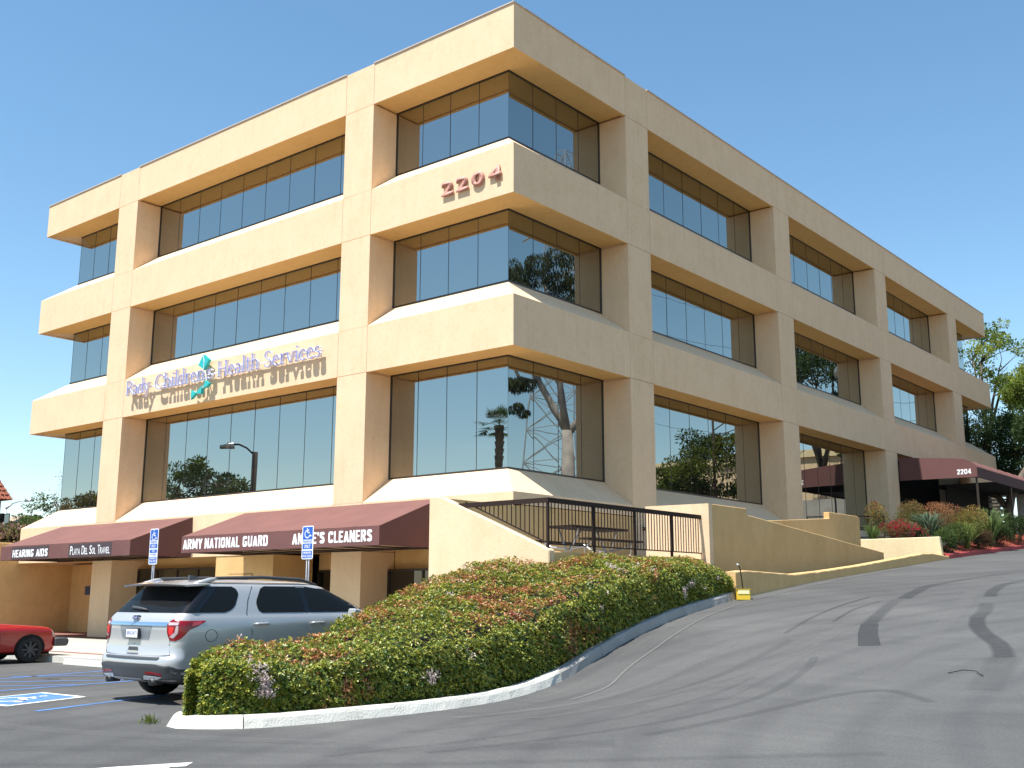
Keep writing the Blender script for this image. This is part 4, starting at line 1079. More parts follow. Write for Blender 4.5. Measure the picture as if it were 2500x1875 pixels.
def scuff(pts, wd, mat, a0=1.0, a1=1.0, wd2=None, soft=True):
    lift_n[0] += 1; lift = 0.0035+0.0004*lift_n[0]
    P_ = catmull(pts, 8); V = []; F = []; C = []
    n = len(P_)
    for i, p in enumerate(P_):
        d = P_[min(i+1, n-1)]-P_[max(i-1, 0)]; d = d/np.linalg.norm(d); nn = np.array([-d[1], d[0]]); u = i/(n-1)
        w2 = wd+(wd2-wd)*u if wd2 else wd
        for sg_, al in ((1, 0 if soft else 1), (0.6, 1), (0, 1), (-0.6, 1), (-1, 0 if soft else 1)):
            q = p+nn*sg_*w2/2; V.append((q[0], q[1], tz(*q)+lift)); C.append([al*(a0+(a1-a0)*u)]*3)
    for i in range(n-1):
        for k in range(4): a = 5*i+k; F.append((a, a+1, a+6, a+5))
    return npmesh("tyre_mark", V, F, mat, None, np.array(C), kind="stuff")
scuff([(9.80, -3.25), (9.30, -2.0), (8.95, -1.0)], 0.34, M_SKID, 1.0, 1.0, 0.30, False)
scuff([(8.95, -1.0), (8.72, 0.0), (8.44, 1.32), (8.25, 2.4)], 0.30, M_SKID, 0.7, 0.15)
scuff([(8.30, 2.6), (8.0, 4.5), (7.91, 5.38), (8.12, 6.9), (8.6, 9.5)], 0.34, M_SKID, 0.75, 0.2)
scuff([(11.95, -3.9), (11.61, -2.86), (11.1, -1.8), (10.74, -0.89), (10.5, 0.0)], 0.34, M_SKID, 0.8, 1.0, 0.30)
scuff([(10.5, 0.0), (10.37, 0.9), (10.11, 1.95)], 0.32, M_SKID, 0.55, 0.25)
scuff([(9.9, 3.0), (9.66, 4.0), (9.47, 5.53), (9.59, 6.6), (10.1, 9)], 0.30, M_SKID, 0.8, 0.2)
scuff([(12.4, -6.5), (11.95, -3.9)], 0.5, M_SKIDL, 0.5, 0.9)
scuff([(7.9, -2.2), (7.6, -0.4), (7.45, 1.4), (7.5, 2.8)], 0.10, M_SKID, 0.3, 0.7)
scuff([(8.2, -0.8), (7.95, 0.8), (8.0, 2.2)], 0.09, M_SKID, 0.6, 0.3)
scuff([(8.9, -12.2), (9.7, -10.2), (10.06, -8.64), (10.12, -7.33), (9.76, -5.5), (9.40, -4.4)], 0.16, M_SKIDL, 0.8, 0.8)
scuff([(10.2, -10.4), (10.61, -8.57), (10.95, -7.34), (11.4, -6.85), (12.1, -7.4)], 0.18, M_SKIDL, 0.9, 0.9)
scuff([(8.2, -12.9), (8.9, -10.6), (9.35, -8.2), (9.3, -6.2)], 0.14, M_SKIDL, 0.7, 0.5)
scuff([(7.5, -11.2), (8.1, -8.6), (8.5, -5.6), (8.3, -2.8)], 0.22, M_SKIDL, 0.4, 0.6)
scuff([(6.9, -9.6), (7.4, -7.2), (7.5, -4.6), (7.2, -1.6)], 0.3, M_PALE, 0.9, 0.5)
scuff([(8.0, -9.4), (8.7, -6.6), (8.9, -3.6), (8.4, 0.5)], 0.35, M_PALE, 0.7, 0.7)
scuff([(9.7, -7.9), (9.4, -5.9), (9.0, -3.2)], 0.25, M_PALE, 0.8, 0.5)
scuff([(10.9, -6.2), (10.6, -3.5), (10.0, 0.5), (9.3, 4.0)], 0.35, M_PALE, 0.6, 0.8)
scuff([(4.0, -15.5), (6.5, -13.5), (8.4, -12.3), (10.2, -10.9)], 0.5, M_SKIDL, 0.5, 0.5)
scuff([(5.5, -15.6), (8.0, -13.7), (10.3, -11.9), (12.6, -10.2)], 0.22, M_SKIDL, 0.6, 0.6)
scuff([(1.0, -14.0), (4.5, -13.4), (7.5, -12.2)], 0.4, M_PALE, 0.4, 0.5)
M_CRACK = softmat("asphalt_crack", (0.018, 0.018, 0.018), 0.75)
for st_, hd, ln_ in (((9.2, -8.9), 2.2, 1.6), ((11.2, -4.4), 1.3, 1.5), ((3.0, -14.3), 0.3, 1.8), ((8.4, 3.5), 1.9, 1.8)):
    p = np.array(st_, float); pts = [tuple(p)]; h_ = hd
    for k in range(9): h_ += RNG.normal()*0.35; p = p+np.array([math.cos(h_), math.sin(h_)])*ln_/9; pts.append(tuple(p))
    scuff(pts, 0.022, M_CRACK, 0.6, 0.2)
# oil drips in the stalls
M_OIL = softmat("oil_stain", (0.030, 0.029, 0.028), 0.55)
for x, y, r in ((-3.2, -9.6, .22), (0.3, -9.2, .18), (-5.6, -10.8, .2), (-0.4, -8.3, .14), (2.2, -13.3, .16)):
    scuff([(x-r, y), (x, y+r*.3), (x+r, y-r*.1)], r*1.3, M_OIL, 0.7, 0.7)
# seam where the gutter meets the newer asphalt
scuff([(6.95, -7.2), (6.85, -6.2), (6.45, -5.0), (6.15, -3.6), (5.86, -2.4), (5.45, -0.66), (5.20, 1.14), (5.10, 2.6), (5.02, 6.0), (4.95, 12.0)], 0.055, M_SEAM, 1.0, 0.6)
scuff([(6.45, -7.6), (6.45, -6.2), (6.15, -4.8), (5.75, -3.0), (5.35, -1.2), (5.0, 1.0), (4.85, 3.0), (4.78, 12)], 0.55, M_PALE, 0.5, 0.8)
tagit(MB().tube([(11.66, -5.42, tz(11.66, -5.42)+0.012), (11.80, -5.24, tz(11.8, -5.24)+0.03), (11.96, -5.27, tz(11.96, -5.27)+0.03), (12.12, -5.52, tz(12.12, -5.52)+0.012)], 0.006, 5).build("rubber_strip", M_RUBBER), "thin curved black strip of rubber lying on the driveway at the lower right", "debris")

# ------------------------------------------------------------------ far right: canopy, planting bed, breeze block screen, trees
cn = root("entrance_canopy", (1.6, 30, 3.4), "maroon canvas entrance canopy with rounded front edge and 2204 in white", "canopy")
y0, y1 = 26.35, 36.5
prof_ = [(0.02, 6.30), (0.02, 7.30), (2.35, 7.09), (2.75, 7.03), (2.98, 6.92), (3.14, 6.80), (3.22, 6.68), (3.22, 6.26)]
MB().prism(prof_, y0, y0+0.02, 'y').build("end_panel", M_AWN2, cn)
nS = 8
for i in range(nS):
    a = y0+0.022+(y1-y0-0.03)*i/nS; b_ = y0+0.022+(y1-y0-0.03)*(i+1)/nS; V = []; F = []
    for j in range(6):
        u = j/5; yy = a+(b_-a)*u; sg_ = 0.03*math.sin(math.pi*u)
        for (x, z) in prof_[1:7]: V.append((x-sg_*0.5, yy, z-sg_))
    for j in range(5):
        for k in range(5): q = j*6+k; F.append((q, q+1, q+7, q+6))
    MB().add(V, F).build("canvas_panel", M_AWN, cn, smooth=True, fix=False)
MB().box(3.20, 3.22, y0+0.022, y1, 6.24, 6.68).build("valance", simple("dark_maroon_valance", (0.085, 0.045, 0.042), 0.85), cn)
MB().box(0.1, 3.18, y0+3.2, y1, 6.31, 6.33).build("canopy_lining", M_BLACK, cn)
MB().box(0.9, 0.94, y0+3.2, y1, 5.3, 6.3).build("black_inner_sheet", M_BLACK, cn)  # flat black sheet along the inner side of the canopy
for yy in (26.5, 31.5, 36.3): MB().box(3.10, 3.17, yy-0.035, yy+0.035, 3.3, 6.26).build("post", M_FRAME, cn)
block_text("2204", 2.42, 2.99, 6.40, 0.215, y0-0.002, cn, M_WHITE)

def hz(x, y):   # planting bed surface
    return float(2.95+0.028*(y-17.7)+0.02*(y-17.7)-0.02*max(0, x-3.5))
gridmesh("planting_bed_soil", np.linspace(0.6, 4.3, 6), np.linspace(17.7, 27, 8), lambda X, Y: 2.78+0.055*(Y-17.7)+0*X+np.where(X < 4, 0.25, 0.0), M_SOIL)
V = []; F = []
ysr = np.linspace(17.85, 30, 20)
def rx(y): return float(np.interp(y, [17.85, 22, 27, 30], [4.5, 4.5, 4.75, 5.6]))
for y in ysr:
    z = tz(4.6, y)
    V += [(rx(y)-1.3, y, z+0.62), (rx(y)-0.17, y, z+0.15)]
for j in range(len(ysr)-1): F.append((2*j, 2*j+1, 2*j+3, 2*j+2))
MB().add(V, F).build("red_mulch", M_MULCH, kind="structure")
rk = root("red_kerb", (4.5, 22, 2.7), "red painted kerb along the mulch bed at the top of the driveway", "kerb")
V = []
for j in range(len(ysr)-1):
    y, yb_ = ysr[j]+0.006, ysr[j+1]-0.006; vs = []
    for yy in (y, yb_):
        z = tz(4.6, yy); x = rx(yy)
        vs += [(x+0.01, yy, z-0.1), (x, yy, z+0.12), (x-0.02, yy, z+0.15), (x-0.165, yy, z+0.15), (x-0.165, yy, z-0.1)]
    MB().add(vs, [(0, 1, 6, 5), (1, 2, 7, 6), (2, 3, 8, 7), (3, 4, 9, 8), (4, 0, 5, 9), (4, 3, 2, 1, 0), (5, 6, 7, 8, 9)]).build("kerb_stone", M_RED, rk)

def cloudpts(n, c, r, flat=1.0):
    d = norm(RNG.normal(size=(n, 3))); rr = RNG.uniform(0.35, 1, (n, 1))**0.5
    return np.array(c)+d*rr*np.array([r, r, r*flat]), d
def shrub(name, c, r, h, cols, label, nleaf=2600, size=(0.05, 0.10), cat="shrub", stems=6, group=None, flowers=None, narrow=0.35):
    """c = foot; foliage in several uneven puffs"""
    R_ = root(name, c, label, cat, group)
    c = np.array(c, float); Pl = []; Dl = []
    puffs = [(RNG.uniform(-.5, .5)*r, RNG.uniform(-.5, .5)*r, h*RNG.uniform(.35, .8), r*RNG.uniform(.45, .7)) for _ in range(7)]+[(0, 0, h*0.62, r*0.75)]
    for px_, py_, pz_, pr in puffs:
        p, d = cloudpts(nleaf//8, c+np.array([px_, py_, pz_]), pr, 0.62*h/max(r*1.6, .01)); Pl.append(p); Dl.append(d)
    P_ = np.concatenate(Pl); D_ = np.concatenate(Dl)+np.array([0, 0, .35])+RNG.normal(size=P_.shape)*0.5
    P_[:, 2] = np.maximum(P_[:, 2], c[2]+0.02)
    cs = np.array(cols); hgt = (P_[:, 2]-c[2])/h
    idx = np.clip(((hgt+RNG.normal(size=len(P_))*0.25)*len(cs)).astype(int), 0, len(cs)-1)
    cc = cs[idx]*RNG.uniform(.7, 1.3, (len(P_), 1))
    leaves("foliage", P_, D_, RNG.uniform(size[0], size[1], len(P_)), cc, M_LEAF2, R_, width=narrow)
    m = MB()
    for _ in range(stems):
        a = RNG.uniform(0, 6.28); e = c+np.array([math.cos(a)*r*.5, math.sin(a)*r*.5, h*.75])
        m.tube([tuple(c), tuple((c+e)/2+RNG.normal(size=3)*.03), tuple(e)], [.02, .014, .006], 5)
    m.build("stem", M_BARK, R_)
    if flowers:
        k = RNG.choice(len(P_), flowers[1]); C = np.repeat(P_[k], 8, 0)+RNG.normal(size=(8*len(k), 3))*0.035
        leaves("blossom", C, RNG.normal(size=C.shape), RNG.uniform(.03, .06, len(C)), np.array(flowers[0])*RNG.uniform(.7, 1.2, (len(C), 1)), M_LEAF2, R_, width=0.9)
    return R_
def straps(name, c, r, h, n, col, label, width=0.05):
    """clump of arching strap leaves"""
    R_ = root(name, c, label, "plant"); V = []; F = []; C = []
    for i in range(n):
        a = RNG.uniform(0, 6.28); rr = r*RNG.uniform(.3, 1.0); hh = h*RNG.uniform(.65, 1.05); w_ = width*RNG.uniform(.6, 1)
        dx, dy = math.cos(a), math.sin(a); q0 = len(V); cl = np.array(col)*RNG.uniform(.6, 1.3)
        for k in range(6):
            t = k/5; x = rr*t**1.2; z = hh*(1-(1-t)**1.6)-hh*0.25*t**3*(rr/r); ww = w_*(1-t)**.6*(.5+t) if t < 1 else 0
            for s_ in (-1, 1): V.append((c[0]+dx*x-dy*s_*ww/2, c[1]+dy*x+dx*s_*ww/2, c[2]+z)); C.append(cl)
        for k in range(5): q = q0+2*k; F.append((q, q+1, q+3, q+2))
    npmesh("leaf_blades", V, F, M_LEAF2, R_, np.array(C))
    return R_
GOLD = [(0.10, 0.12, 0.03), (0.16, 0.17, 0.04), (0.26, 0.22, 0.06), (0.30, 0.15, 0.05)]
shrub("nandina_bush", (1.35, 19.6, 3.35), 0.50, 1.60, GOLD, "slim yellow green nandina bush left of the red flowers in the planter", 2200, (.05, .10))
shrub("nandina_bush", (2.25, 21.0, 3.4), 0.72, 1.75, [(0.08, 0.11, 0.03), (0.11, 0.14, 0.04), (0.20, 0.19, 0.06), (0.30, 0.16, 0.07)], "rounded green and rust nandina bush behind the red flowers", 4200, (.05, .09))
shrub("nandina_bush", (3.30, 21.2, 3.4), 0.68, 1.45, [(0.09, 0.11, 0.03), (0.20, 0.18, 0.06), (0.36, 0.20, 0.09), (0.40, 0.18, 0.09)], "orange tipped nandina bush in the middle of the planting bed", 3600, (.05, .09))
shrub("nandina_bush", (4.0, 21.6, 3.2), 0.75, 1.60, [(0.10, 0.13, 0.03), (0.18, 0.20, 0.045), (0.28, 0.26, 0.07), (0.30, 0.18, 0.06)], "yellow green nandina bush in front of the canopy post", 4200, (.05, .09))
shrub("red_flower_bush", (2.75, 18.5, 3.10), 0.85, 1.10, [(0.07, 0.10, 0.03), (0.13, 0.15, 0.05), (0.22, 0.12, 0.06)], "bush covered in crimson red flowers above the pale planter wall", 3200, (.05, .09), flowers=((0.55, 0.012, 0.06), 190))
shrub("low_shrub", (4.18, 18.5, 2.75), 0.55, 1.00, [(0.04, 0.08, 0.02), (0.09, 0.14, 0.04)], "dark green low shrub at the right end of the planter wall", 3600, (.05, .09))
shrub("low_shrub", (4.05, 20.0, 2.9), 0.60, 1.05, [(0.05, 0.09, 0.02), (0.10, 0.14, 0.04)], "mid green shrub behind the low shrub at the planter end", 3600, (.05, .09))
shrub("low_shrub", (4.30, 22.2, 3.0), 0.50, 0.85, [(0.07, 0.09, 0.03), (0.20, 0.10, 0.06)], "small bronze green shrub in the red mulch bed", 2600, (.05, .09))
shrub("low_shrub", (4.15, 24.6, 3.2), 0.70, 1.10, [(0.03, 0.055, 0.016), (0.06, 0.09, 0.03)], "dark shrub beneath the tall strap leaf clump", 3600, (.05, .09))
shrub("low_shrub", (4.45, 26.6, 3.4), 0.95, 1.30, [(0.025, 0.045, 0.014), (0.05, 0.08, 0.025)], "large dark green shrub at the far right end of the mulch bed", 5200, (.06, .11))
straps("strap_leaf_plant", (1.75, 18.3, 3.1), 0.6, 0.95, 90, (0.14, 0.20, 0.06), "green strap leaf plant left of the red flower bush")
straps("agave_like_plant", (3.30, 19.8, 3.2), 0.95, 1.35, 150, (0.13, 0.19, 0.12), "blue green strap leaf clump right of the red flowers", 0.08)
straps("strap_leaf_plant", (4.20, 20.9, 3.0), 0.95, 1.25, 140, (0.20, 0.25, 0.07), "yellow green strap leaf clump above the red mulch")
straps("strap_leaf_plant", (4.25, 23.8, 3.2), 1.15, 1.75, 220, (0.14, 0.21, 0.07), "tall arching strap leaf clump beside the canopy post")
for i, (x, y) in enumerate(((4.15, 18.25), (4.2, 20.2), (4.25, 22.0))):
    shrub("silver_tuft", (x, y, tz(4.6, y)+0.35), 0.18, 0.22, [(0.22, 0.24, 0.16), (0.30, 0.32, 0.22)], ["silver grey tuft beside the planter wall end", "silver grey tuft in the middle of the red mulch", "silver grey tuft near the tall strap leaf clump"][i], 420, (.04, .08), "plant", 2, "silver tufts in the red mulch")
er = root("entry_railing", (0.5, 18, 3.3), "thin dark pipe railing behind the slim nandina bush", "railing")
m = MB()
for z in (4.27, 3.85, 3.50): m.tube([(-0.4, 17.6, z), (1.7, 19.6, z+0.06)], 0.02, 6)
for t in (0, .5, 1.0): m.tube([(-0.4+2.1*t, 17.6+2*t, 3.2), (-0.4+2.1*t, 17.6+2*t, 4.28+0.06*t)], 0.02, 6)
m.build("pipes", M_IRON, er)
# breeze block screen: every block its own part
bs = root("breeze_block_screen", (0.9, 36, 3.4), "white openwork breeze block screen wall beyond the canopy", "wall")
bb = None
for r_ in range(18):
    for c_ in range(4):
        if bb is None:
            q = MB(); w_, h_, t_ = 0.485, 0.163, 0.09
            q.box(-w_/2, w_/2, -t_, t_, -h_/2, -h_/2+0.034); q.box(-w_/2, w_/2, -t_, t_, h_/2-0.034, h_/2)
            q.box(-w_/2, -w_/2+0.05, -t_, t_, -h_/2+0.034, h_/2-0.034); q.box(w_/2-0.05, w_/2, -t_, t_, -h_/2+0.034, h_/2-0.034)
            o = q.build("breeze_block", M_BREEZE, bs, local=True); bb = o.data
        else: o = bpy.data.objects.new("breeze_block", bb); COL.objects.link(o); o.parent = bs
        o.location = (-0.75+c_*0.49+(0.0 if r_ % 2 else 0.12), 0, 0.10+r_*0.166)
MB().box(2.15, 9, 36.2, 36.6, 3.0, 6.6).build("side_wall", M_GREYC, bs)
# dark ground behind
hr2 = root("stair_railing", (5.6, 31, 3.5), "dark sloping handrail at the right edge beyond the mulch bed", "railing")
MB().tube([(4.9, 31, 4.55), (5.9, 30, 4.50), (6.9, 29, 4.0)], 0.03, 6).tube([(4.9, 31, 3.4), (4.9, 31, 4.55)], 0.03, 6).tube([(5.9, 30, 3.4), (5.9, 30, 4.5)], 0.03, 6).build("pipes", M_GALV, hr2)

# ------------------------------------------------------------------ trees
def tree(name, foot, height, crown, label, cols, nleaf=9000, size=(.10, .2), trunk_r=.16, bark=None, cat="tree", group=None, lean=(0, 0), clumps=26, spread=1.0, clump_r=None, bare=0.32, leafmat_=None, narrow=.5, droop=0.0, seed=0):
    """limbs grown towards clump centres; leaves scattered in flattened clumps with gaps between them"""
    r = np.random.default_rng(1000+seed)
    R_ = root(name, foot, label, cat, group); f = np.array(foot, float); bark = bark or M_BARK
    th = height*bare; top = f+np.array([lean[0]*.4, lean[1]*.4, th])
    m = MB(); m.tube([tuple(f-[0, 0, .3]), tuple(f+(top-f)*.35+r.normal(size=3)*.05*trunk_r), tuple(f+(top-f)*.7), tuple(top)], [trunk_r*1.25, trunk_r, trunk_r*.9, trunk_r*.8], 9)
    m.build("trunk", bark, R_, smooth=True)
    cr = crown; cz = height-cr[2]; cc0 = f+np.array([lean[0], lean[1], cz])
    limbs = MB(); Pl = []; Dl = []; Cl = []
    nmain = 5; mains = []
    for i in range(nmain):
        a = 6.28*i/nmain+r.uniform(-.4, .4); e = top+np.array([math.cos(a)*cr[0]*.45, math.sin(a)*cr[1]*.45, (cc0[2]-top[2])*r.uniform(.55, 1.1)])
        e = e*0.6+(cc0+np.array([math.cos(a)*cr[0]*.4, math.sin(a)*cr[1]*.4, r.uniform(-.2, .3)*cr[2]]))*0.4
        limbs.tube([tuple(top-[0, 0, .1]), tuple((top+e)/2+r.normal(size=3)*.06*height*.2), tuple(e)], [trunk_r*.62, trunk_r*.42, trunk_r*.24], 6); mains.append(e)
    for i in range(clumps):
        d = norm(r.normal(size=3)); q = r.uniform(.35, 1)**.6; c = cc0+d*q*np.array(cr)*spread
        mn = min(mains, key=lambda e: np.linalg.norm(e-c)); 
        limbs.tube([tuple(mn), tuple((mn+c)/2+r.normal(size=3)*.1), tuple(c)], [trunk_r*.22, trunk_r*.12, trunk_r*.05], 5)
        R1 = (clump_r or cr[0]*.34)*r.uniform(.6, 1.25); k = int(nleaf/clumps*r.uniform(.6, 1.4))
        dd = norm(r.normal(size=(k, 3))); p = c+dd*(r.uniform(0.1, 1, (k, 1))**.5)*np.array([R1, R1, R1*.6])
        Pl.append(p); Dl.append(dd+r.normal(size=(k, 3))*.6+np.array([0, 0, .2-droop]))
        base = np.array(cols[r.integers(len(cols))]); Cl.append(base*r.uniform(.6, 1.35, (k, 1)))
    limbs.build("limbs", bark, R_, smooth=True)
    P_ = np.concatenate(Pl); D_ = np.concatenate(Dl)
    leaves("crown", P_, D_, r.uniform(size[0], size[1], len(P_)), np.concatenate(Cl), leafmat_ or M_LEAF2, R_, width=narrow)
    return R_
LG = [(0.16, 0.22, 0.04), (0.22, 0.27, 0.05), (0.12, 0.18, 0.04)]
DG = [(0.025, 0.045, 0.015), (0.04, 0.07, 0.02), (0.055, 0.085, 0.03)]
MG = [(0.06, 0.10, 0.03), (0.08, 0.12, 0.03), (0.05, 0.08, 0.025)]
tree("light_green_tree", (-2.2, 47, 3.5), 14.3, (2.2, 2.0, 2.2), "airy yellow green tree with dark forked branches beside the far roof corner", LG+[(0.30, 0.34, 0.06)], 3300, (.12, .22), .20, clumps=24, lean=(0.9, 0), clump_r=.62, bare=.5, seed=1)
tree("light_green_tree", (1.0, 46, 3.5), 11.3, (1.7, 2.0, 1.5), "bright green tree at the right edge below the airy one", LG+[(0.30, 0.34, 0.06)], 6500, (.12, .22), .2, clumps=26, clump_r=.65, bare=.5, seed=2)
tree("dark_evergreen_tree", (-1.5, 45.5, 3.5), 9.2, (1.7, 2.0, 3.0), "dense dark evergreen tree behind the canopy next to the building", DG, 17000, (.10, .18), .22, clumps=44, clump_r=.9, bare=.2, seed=3)
tree("dark_evergreen_tree", (1.2, 44, 3.5), 8.4, (2.0, 2.2, 2.8), "dense dark green tree at the right edge behind the canopy", DG+MG, 17000, (.10, .18), .30, clumps=44, clump_r=.9, bare=.2, seed=4)
lt = root("leaning_tree", (2.2, 35.2, 3.4), "thick curved grey tree trunk in front of the block screen under the canopy", "tree")
MB().tube([(2.0, 35.2, 3.3), (2.02, 35.2, 4.6), (2.0, 35.2, 5.4), (2.2, 35.1, 6.1), (2.7, 35.6, 7.2), (3.4, 37.0, 8.8)], [.30, .24, .22, .20, .16, .12], 10).tube([(2.0, 35.2, 5.5), (1.6, 35.2, 6.15), (1.1, 35.3, 6.35), (0.5, 35.4, 6.7)], [.17, .13, .10, .07], 8).build("trunk", M_BARK, lt, smooth=True)
P0, D0 = cloudpts(5000, (3.6, 37.6, 9.5), 1.7, .6)
leaves("crown", P0, D0+RNG.normal(size=P0.shape)*.5, RNG.uniform(.1, .2, 5000), np.array(DG[1])*RNG.uniform(.6, 1.4, (5000, 1)), M_LEAF2, lt, .5)
# left edge, beyond the retaining wall
rr_ = root("flowering_hedge", (-26, 0, 3.25), "pink and olive flowering hedge on top of the ochre retaining wall at the left edge", "hedge")
n = 7000; Pq = np.stack([RNG.uniform(-27.0, -24.35, n), RNG.uniform(-4.5, 4.0, n), RNG.uniform(3.3, 4.15, n)], 1)
Pq[:, 2] = np.minimum(Pq[:, 2], 3.36+0.72*np.sqrt(np.clip((-24.3-Pq[:, 0])/0.9, 0, 1))+0.06*np.sin(Pq[:, 1]*3))
cc = np.where(RNG.uniform(0, 1, (n, 1)) < 0.45, np.array([0.42, 0.26, 0.20]), np.array([0.14, 0.14, 0.04]))*RNG.uniform(.6, 1.2, (n, 1))
leaves("foliage", Pq, RNG.normal(size=(n, 3))*.5+np.array([.1, -.6, .8]), RNG.uniform(.08, .17, n), cc, M_LEAF2, rr_, .7)
MB().box(-27.2, -25.0, -4.4, 3.9, 3.26, 3.85).build("branches", MATS["hedge_inner_twigs"], rr_)
tree("roadside_tree", (-42.2, 9.9, 2.0), 4.75, (1.3, 1.3, .85), "sparse grey green tree left of the building corner above the retaining wall", [(0.15, 0.18, 0.07), (0.10, 0.13, 0.05)], 1500, (.10, .18), .07, clumps=14, clump_r=.45, bare=.4, seed=11)
tree("roadside_tree", (-40.6, 10.5, 2.0), 6.2, (1.1, 1.1, 1.5), "thin nearly bare twiggy tree just left of the glass corner", [(0.25, 0.24, 0.18)], 260, (.06, .12), .06, clumps=22, clump_r=.4, bare=.35, seed=12)
tree("hill_tree", (-72, 24.4, 4.6), 3.7, (1.5, 1.5, 1.2), "round green tree in the distance left of the building", MG+LG, 3500, (.14, .26), .12, clumps=18, clump_r=.55, bare=.2, seed=13)
tree("hill_tree", (-73.5, 24.0, 4.6), 2.9, (1.8, 1.2, .9), "dark tree in the distance beside the street lamp", DG, 3000, (.14, .26), .12, clumps=14, clump_r=.6, bare=.2, seed=14)
lp = root("street_lamp", (-53.6, 13.45, 2.0), "tall street lamp with a curved arm in the distance at the left edge", "street lamp")
MB().tube([(-53.6, 13.45, 1.5), (-53.6, 13.45, 7.0)], [.08, .05], 8).build("pole", M_GALV, lp, smooth=True)
MB().tube([(-53.6, 13.45, 6.95), (-53.3, 13.65, 7.25), (-52.9, 13.95, 7.42), (-52.45, 14.3, 7.48)], .035, 6).build("arm", M_GALV, lp, smooth=True)
MB().tube([(-52.6, 14.18, 7.47), (-52.15, 14.5, 7.46)], [.10, .05], 8).build("lamp_head", M_GALV, lp, smooth=True)
MB().tube([(-53.62, 13.45, 6.98), (-53.3, 13.67, 7.22)], [.10, .05], 8).build("bracket", M_SIGNW, lp, smooth=True)
th_ = root("tiled_roof_building", (-46, 5.5, 0), "building corner with a steep terracotta tiled roof at the left edge", "building")
cx_, cy_, hs = -46.1, 6.0, 2.8
MB().box(cx_-hs+.4, cx_+hs-.4, cy_-hs+.4, cy_+hs-.4, 1.5, 6.6).build("wall", M_STUCCO2, th_)
ap = Vector((cx_, cy_, 6.67+5.4)); V = []; F = []
for k, (a, b_) in enumerate((((1, 1), (1, -1)), ((1, -1), (-1, -1)), ((-1, -1), (-1, 1)), ((-1, 1), (1, 1)))):
    A_ = Vector((cx_+a[0]*hs, cy_+a[1]*hs, 6.62)); B_ = Vector((cx_+b_[0]*hs, cy_+b_[1]*hs, 6.62)); nrm = (B_-A_).cross(ap-A_).normalized()
    if nrm.z < 0: nrm = -nrm
    rows = 22; m = MB()
    for i in range(rows):
        t0, t1 = i/rows, (i+1)/rows
        m.add([A_.lerp(B_, 0).lerp(ap, t0)+nrm*.07, B_.lerp(ap, t0)+nrm*.07, B_.lerp(ap, t1)+nrm*.02, A_.lerp(ap, t1)+nrm*.02, A_.lerp(ap, t0), B_.lerp(ap, t0)], [(0, 1, 2, 3), (0, 4, 5, 1)])
        nb = int(24*(1-t0))
        for j in range(nb):
            u = (j+.5)/nb; p = A_.lerp(B_, u).lerp(ap, t0)+nrm*.08; q = A_.lerp(B_, u).lerp(ap, t1)+nrm*.03; m.tube([p, q], .055, 5)
    m.build("roof_tiles", M_TILE, th_, kind="stuff")
gs = root("glass_screen", (-43.8, 8.6, 3), "dark framed glass screen at the left edge below the tiled roof", "screen")
MB().tube([(-43.5, 8.85, 4.0), (-43.5, 8.85, 5.87)], .025, 5).tube([(-44.6, 7.9, 5.87), (-43.5, 8.85, 5.87)], .025, 5).tube([(-43.75, 8.63, 4.0), (-43.75, 8.63, 5.87)], .06, 5).build("frame", M_IRON, gs)
MB().add([(-44.6, 7.9, 4.0), (-43.5, 8.85, 4.0), (-43.5, 8.85, 5.85), (-44.6, 7.9, 5.85), (-44.61, 7.91, 4.0), (-43.51, 8.86, 4.0), (-43.51, 8.86, 5.85), (-44.61, 7.91, 5.85)], [(0, 1, 2, 3), (7, 6, 5, 4), (0, 4, 5, 1), (1, 5, 6, 2), (2, 6, 7, 3), (3, 7, 4, 0)]).build("pane", glassmat("screen_glass", (0.06, .09, .10), f0=.2, wob=0), gs)
M_HILL = simple("scrub_hillside", (0.055, 0.07, 0.035), 0.95, var=0.4, vscale=.25)
def hill(X, Y):
    u = (X+135)/70; v = (Y-55)/45
    return -1.0+11.4*np.exp(-(u*u+v*v))+0.5*np.sin(X*.4)*np.cos(Y*.3)*np.exp(-(u*u+v*v))
gridmesh("hillside", np.linspace(-260, -58, 60), np.linspace(-20, 150, 50), hill, M_HILL)
hh = root("hill_house", (-120, 47, 9), "tiny tan roofed house on the far hillside at the left", "building")
hzz = float(hill(np.array(-118.), np.array(46.)))
MB().box(-120, -115.5, 44, 48, hzz-2, hzz+0.9).build("wall", M_PLANTERW, hh)
MB().prism([(43.6, hzz+0.88), (46, hzz+1.9), (48.4, hzz+0.88)], -120.3, -115.2, 'x').build("roof", simple("tan_roof", (0.36, 0.27, 0.19), .9), hh)
n = 5200; X = RNG.uniform(-150, -62, n); Y = 16+(-X-60)*.42+RNG.uniform(-9, 9, n)
Z = hill(X, Y)+RNG.uniform(0, 1.5, n)*(0.6+0.4*np.sin(X*.35)*np.sin(X*.13+1))
o = leaves("far_tree_line", np.stack([X, Y, Z], 1), RNG.normal(size=(n, 3))+np.array([0, 0, .5]), RNG.uniform(.5, 1.1, n), np.array([0.05, .07, .035])*RNG.uniform(.5, 1.4, (n, 1)), M_LEAF2, None, .7, kind="stuff")

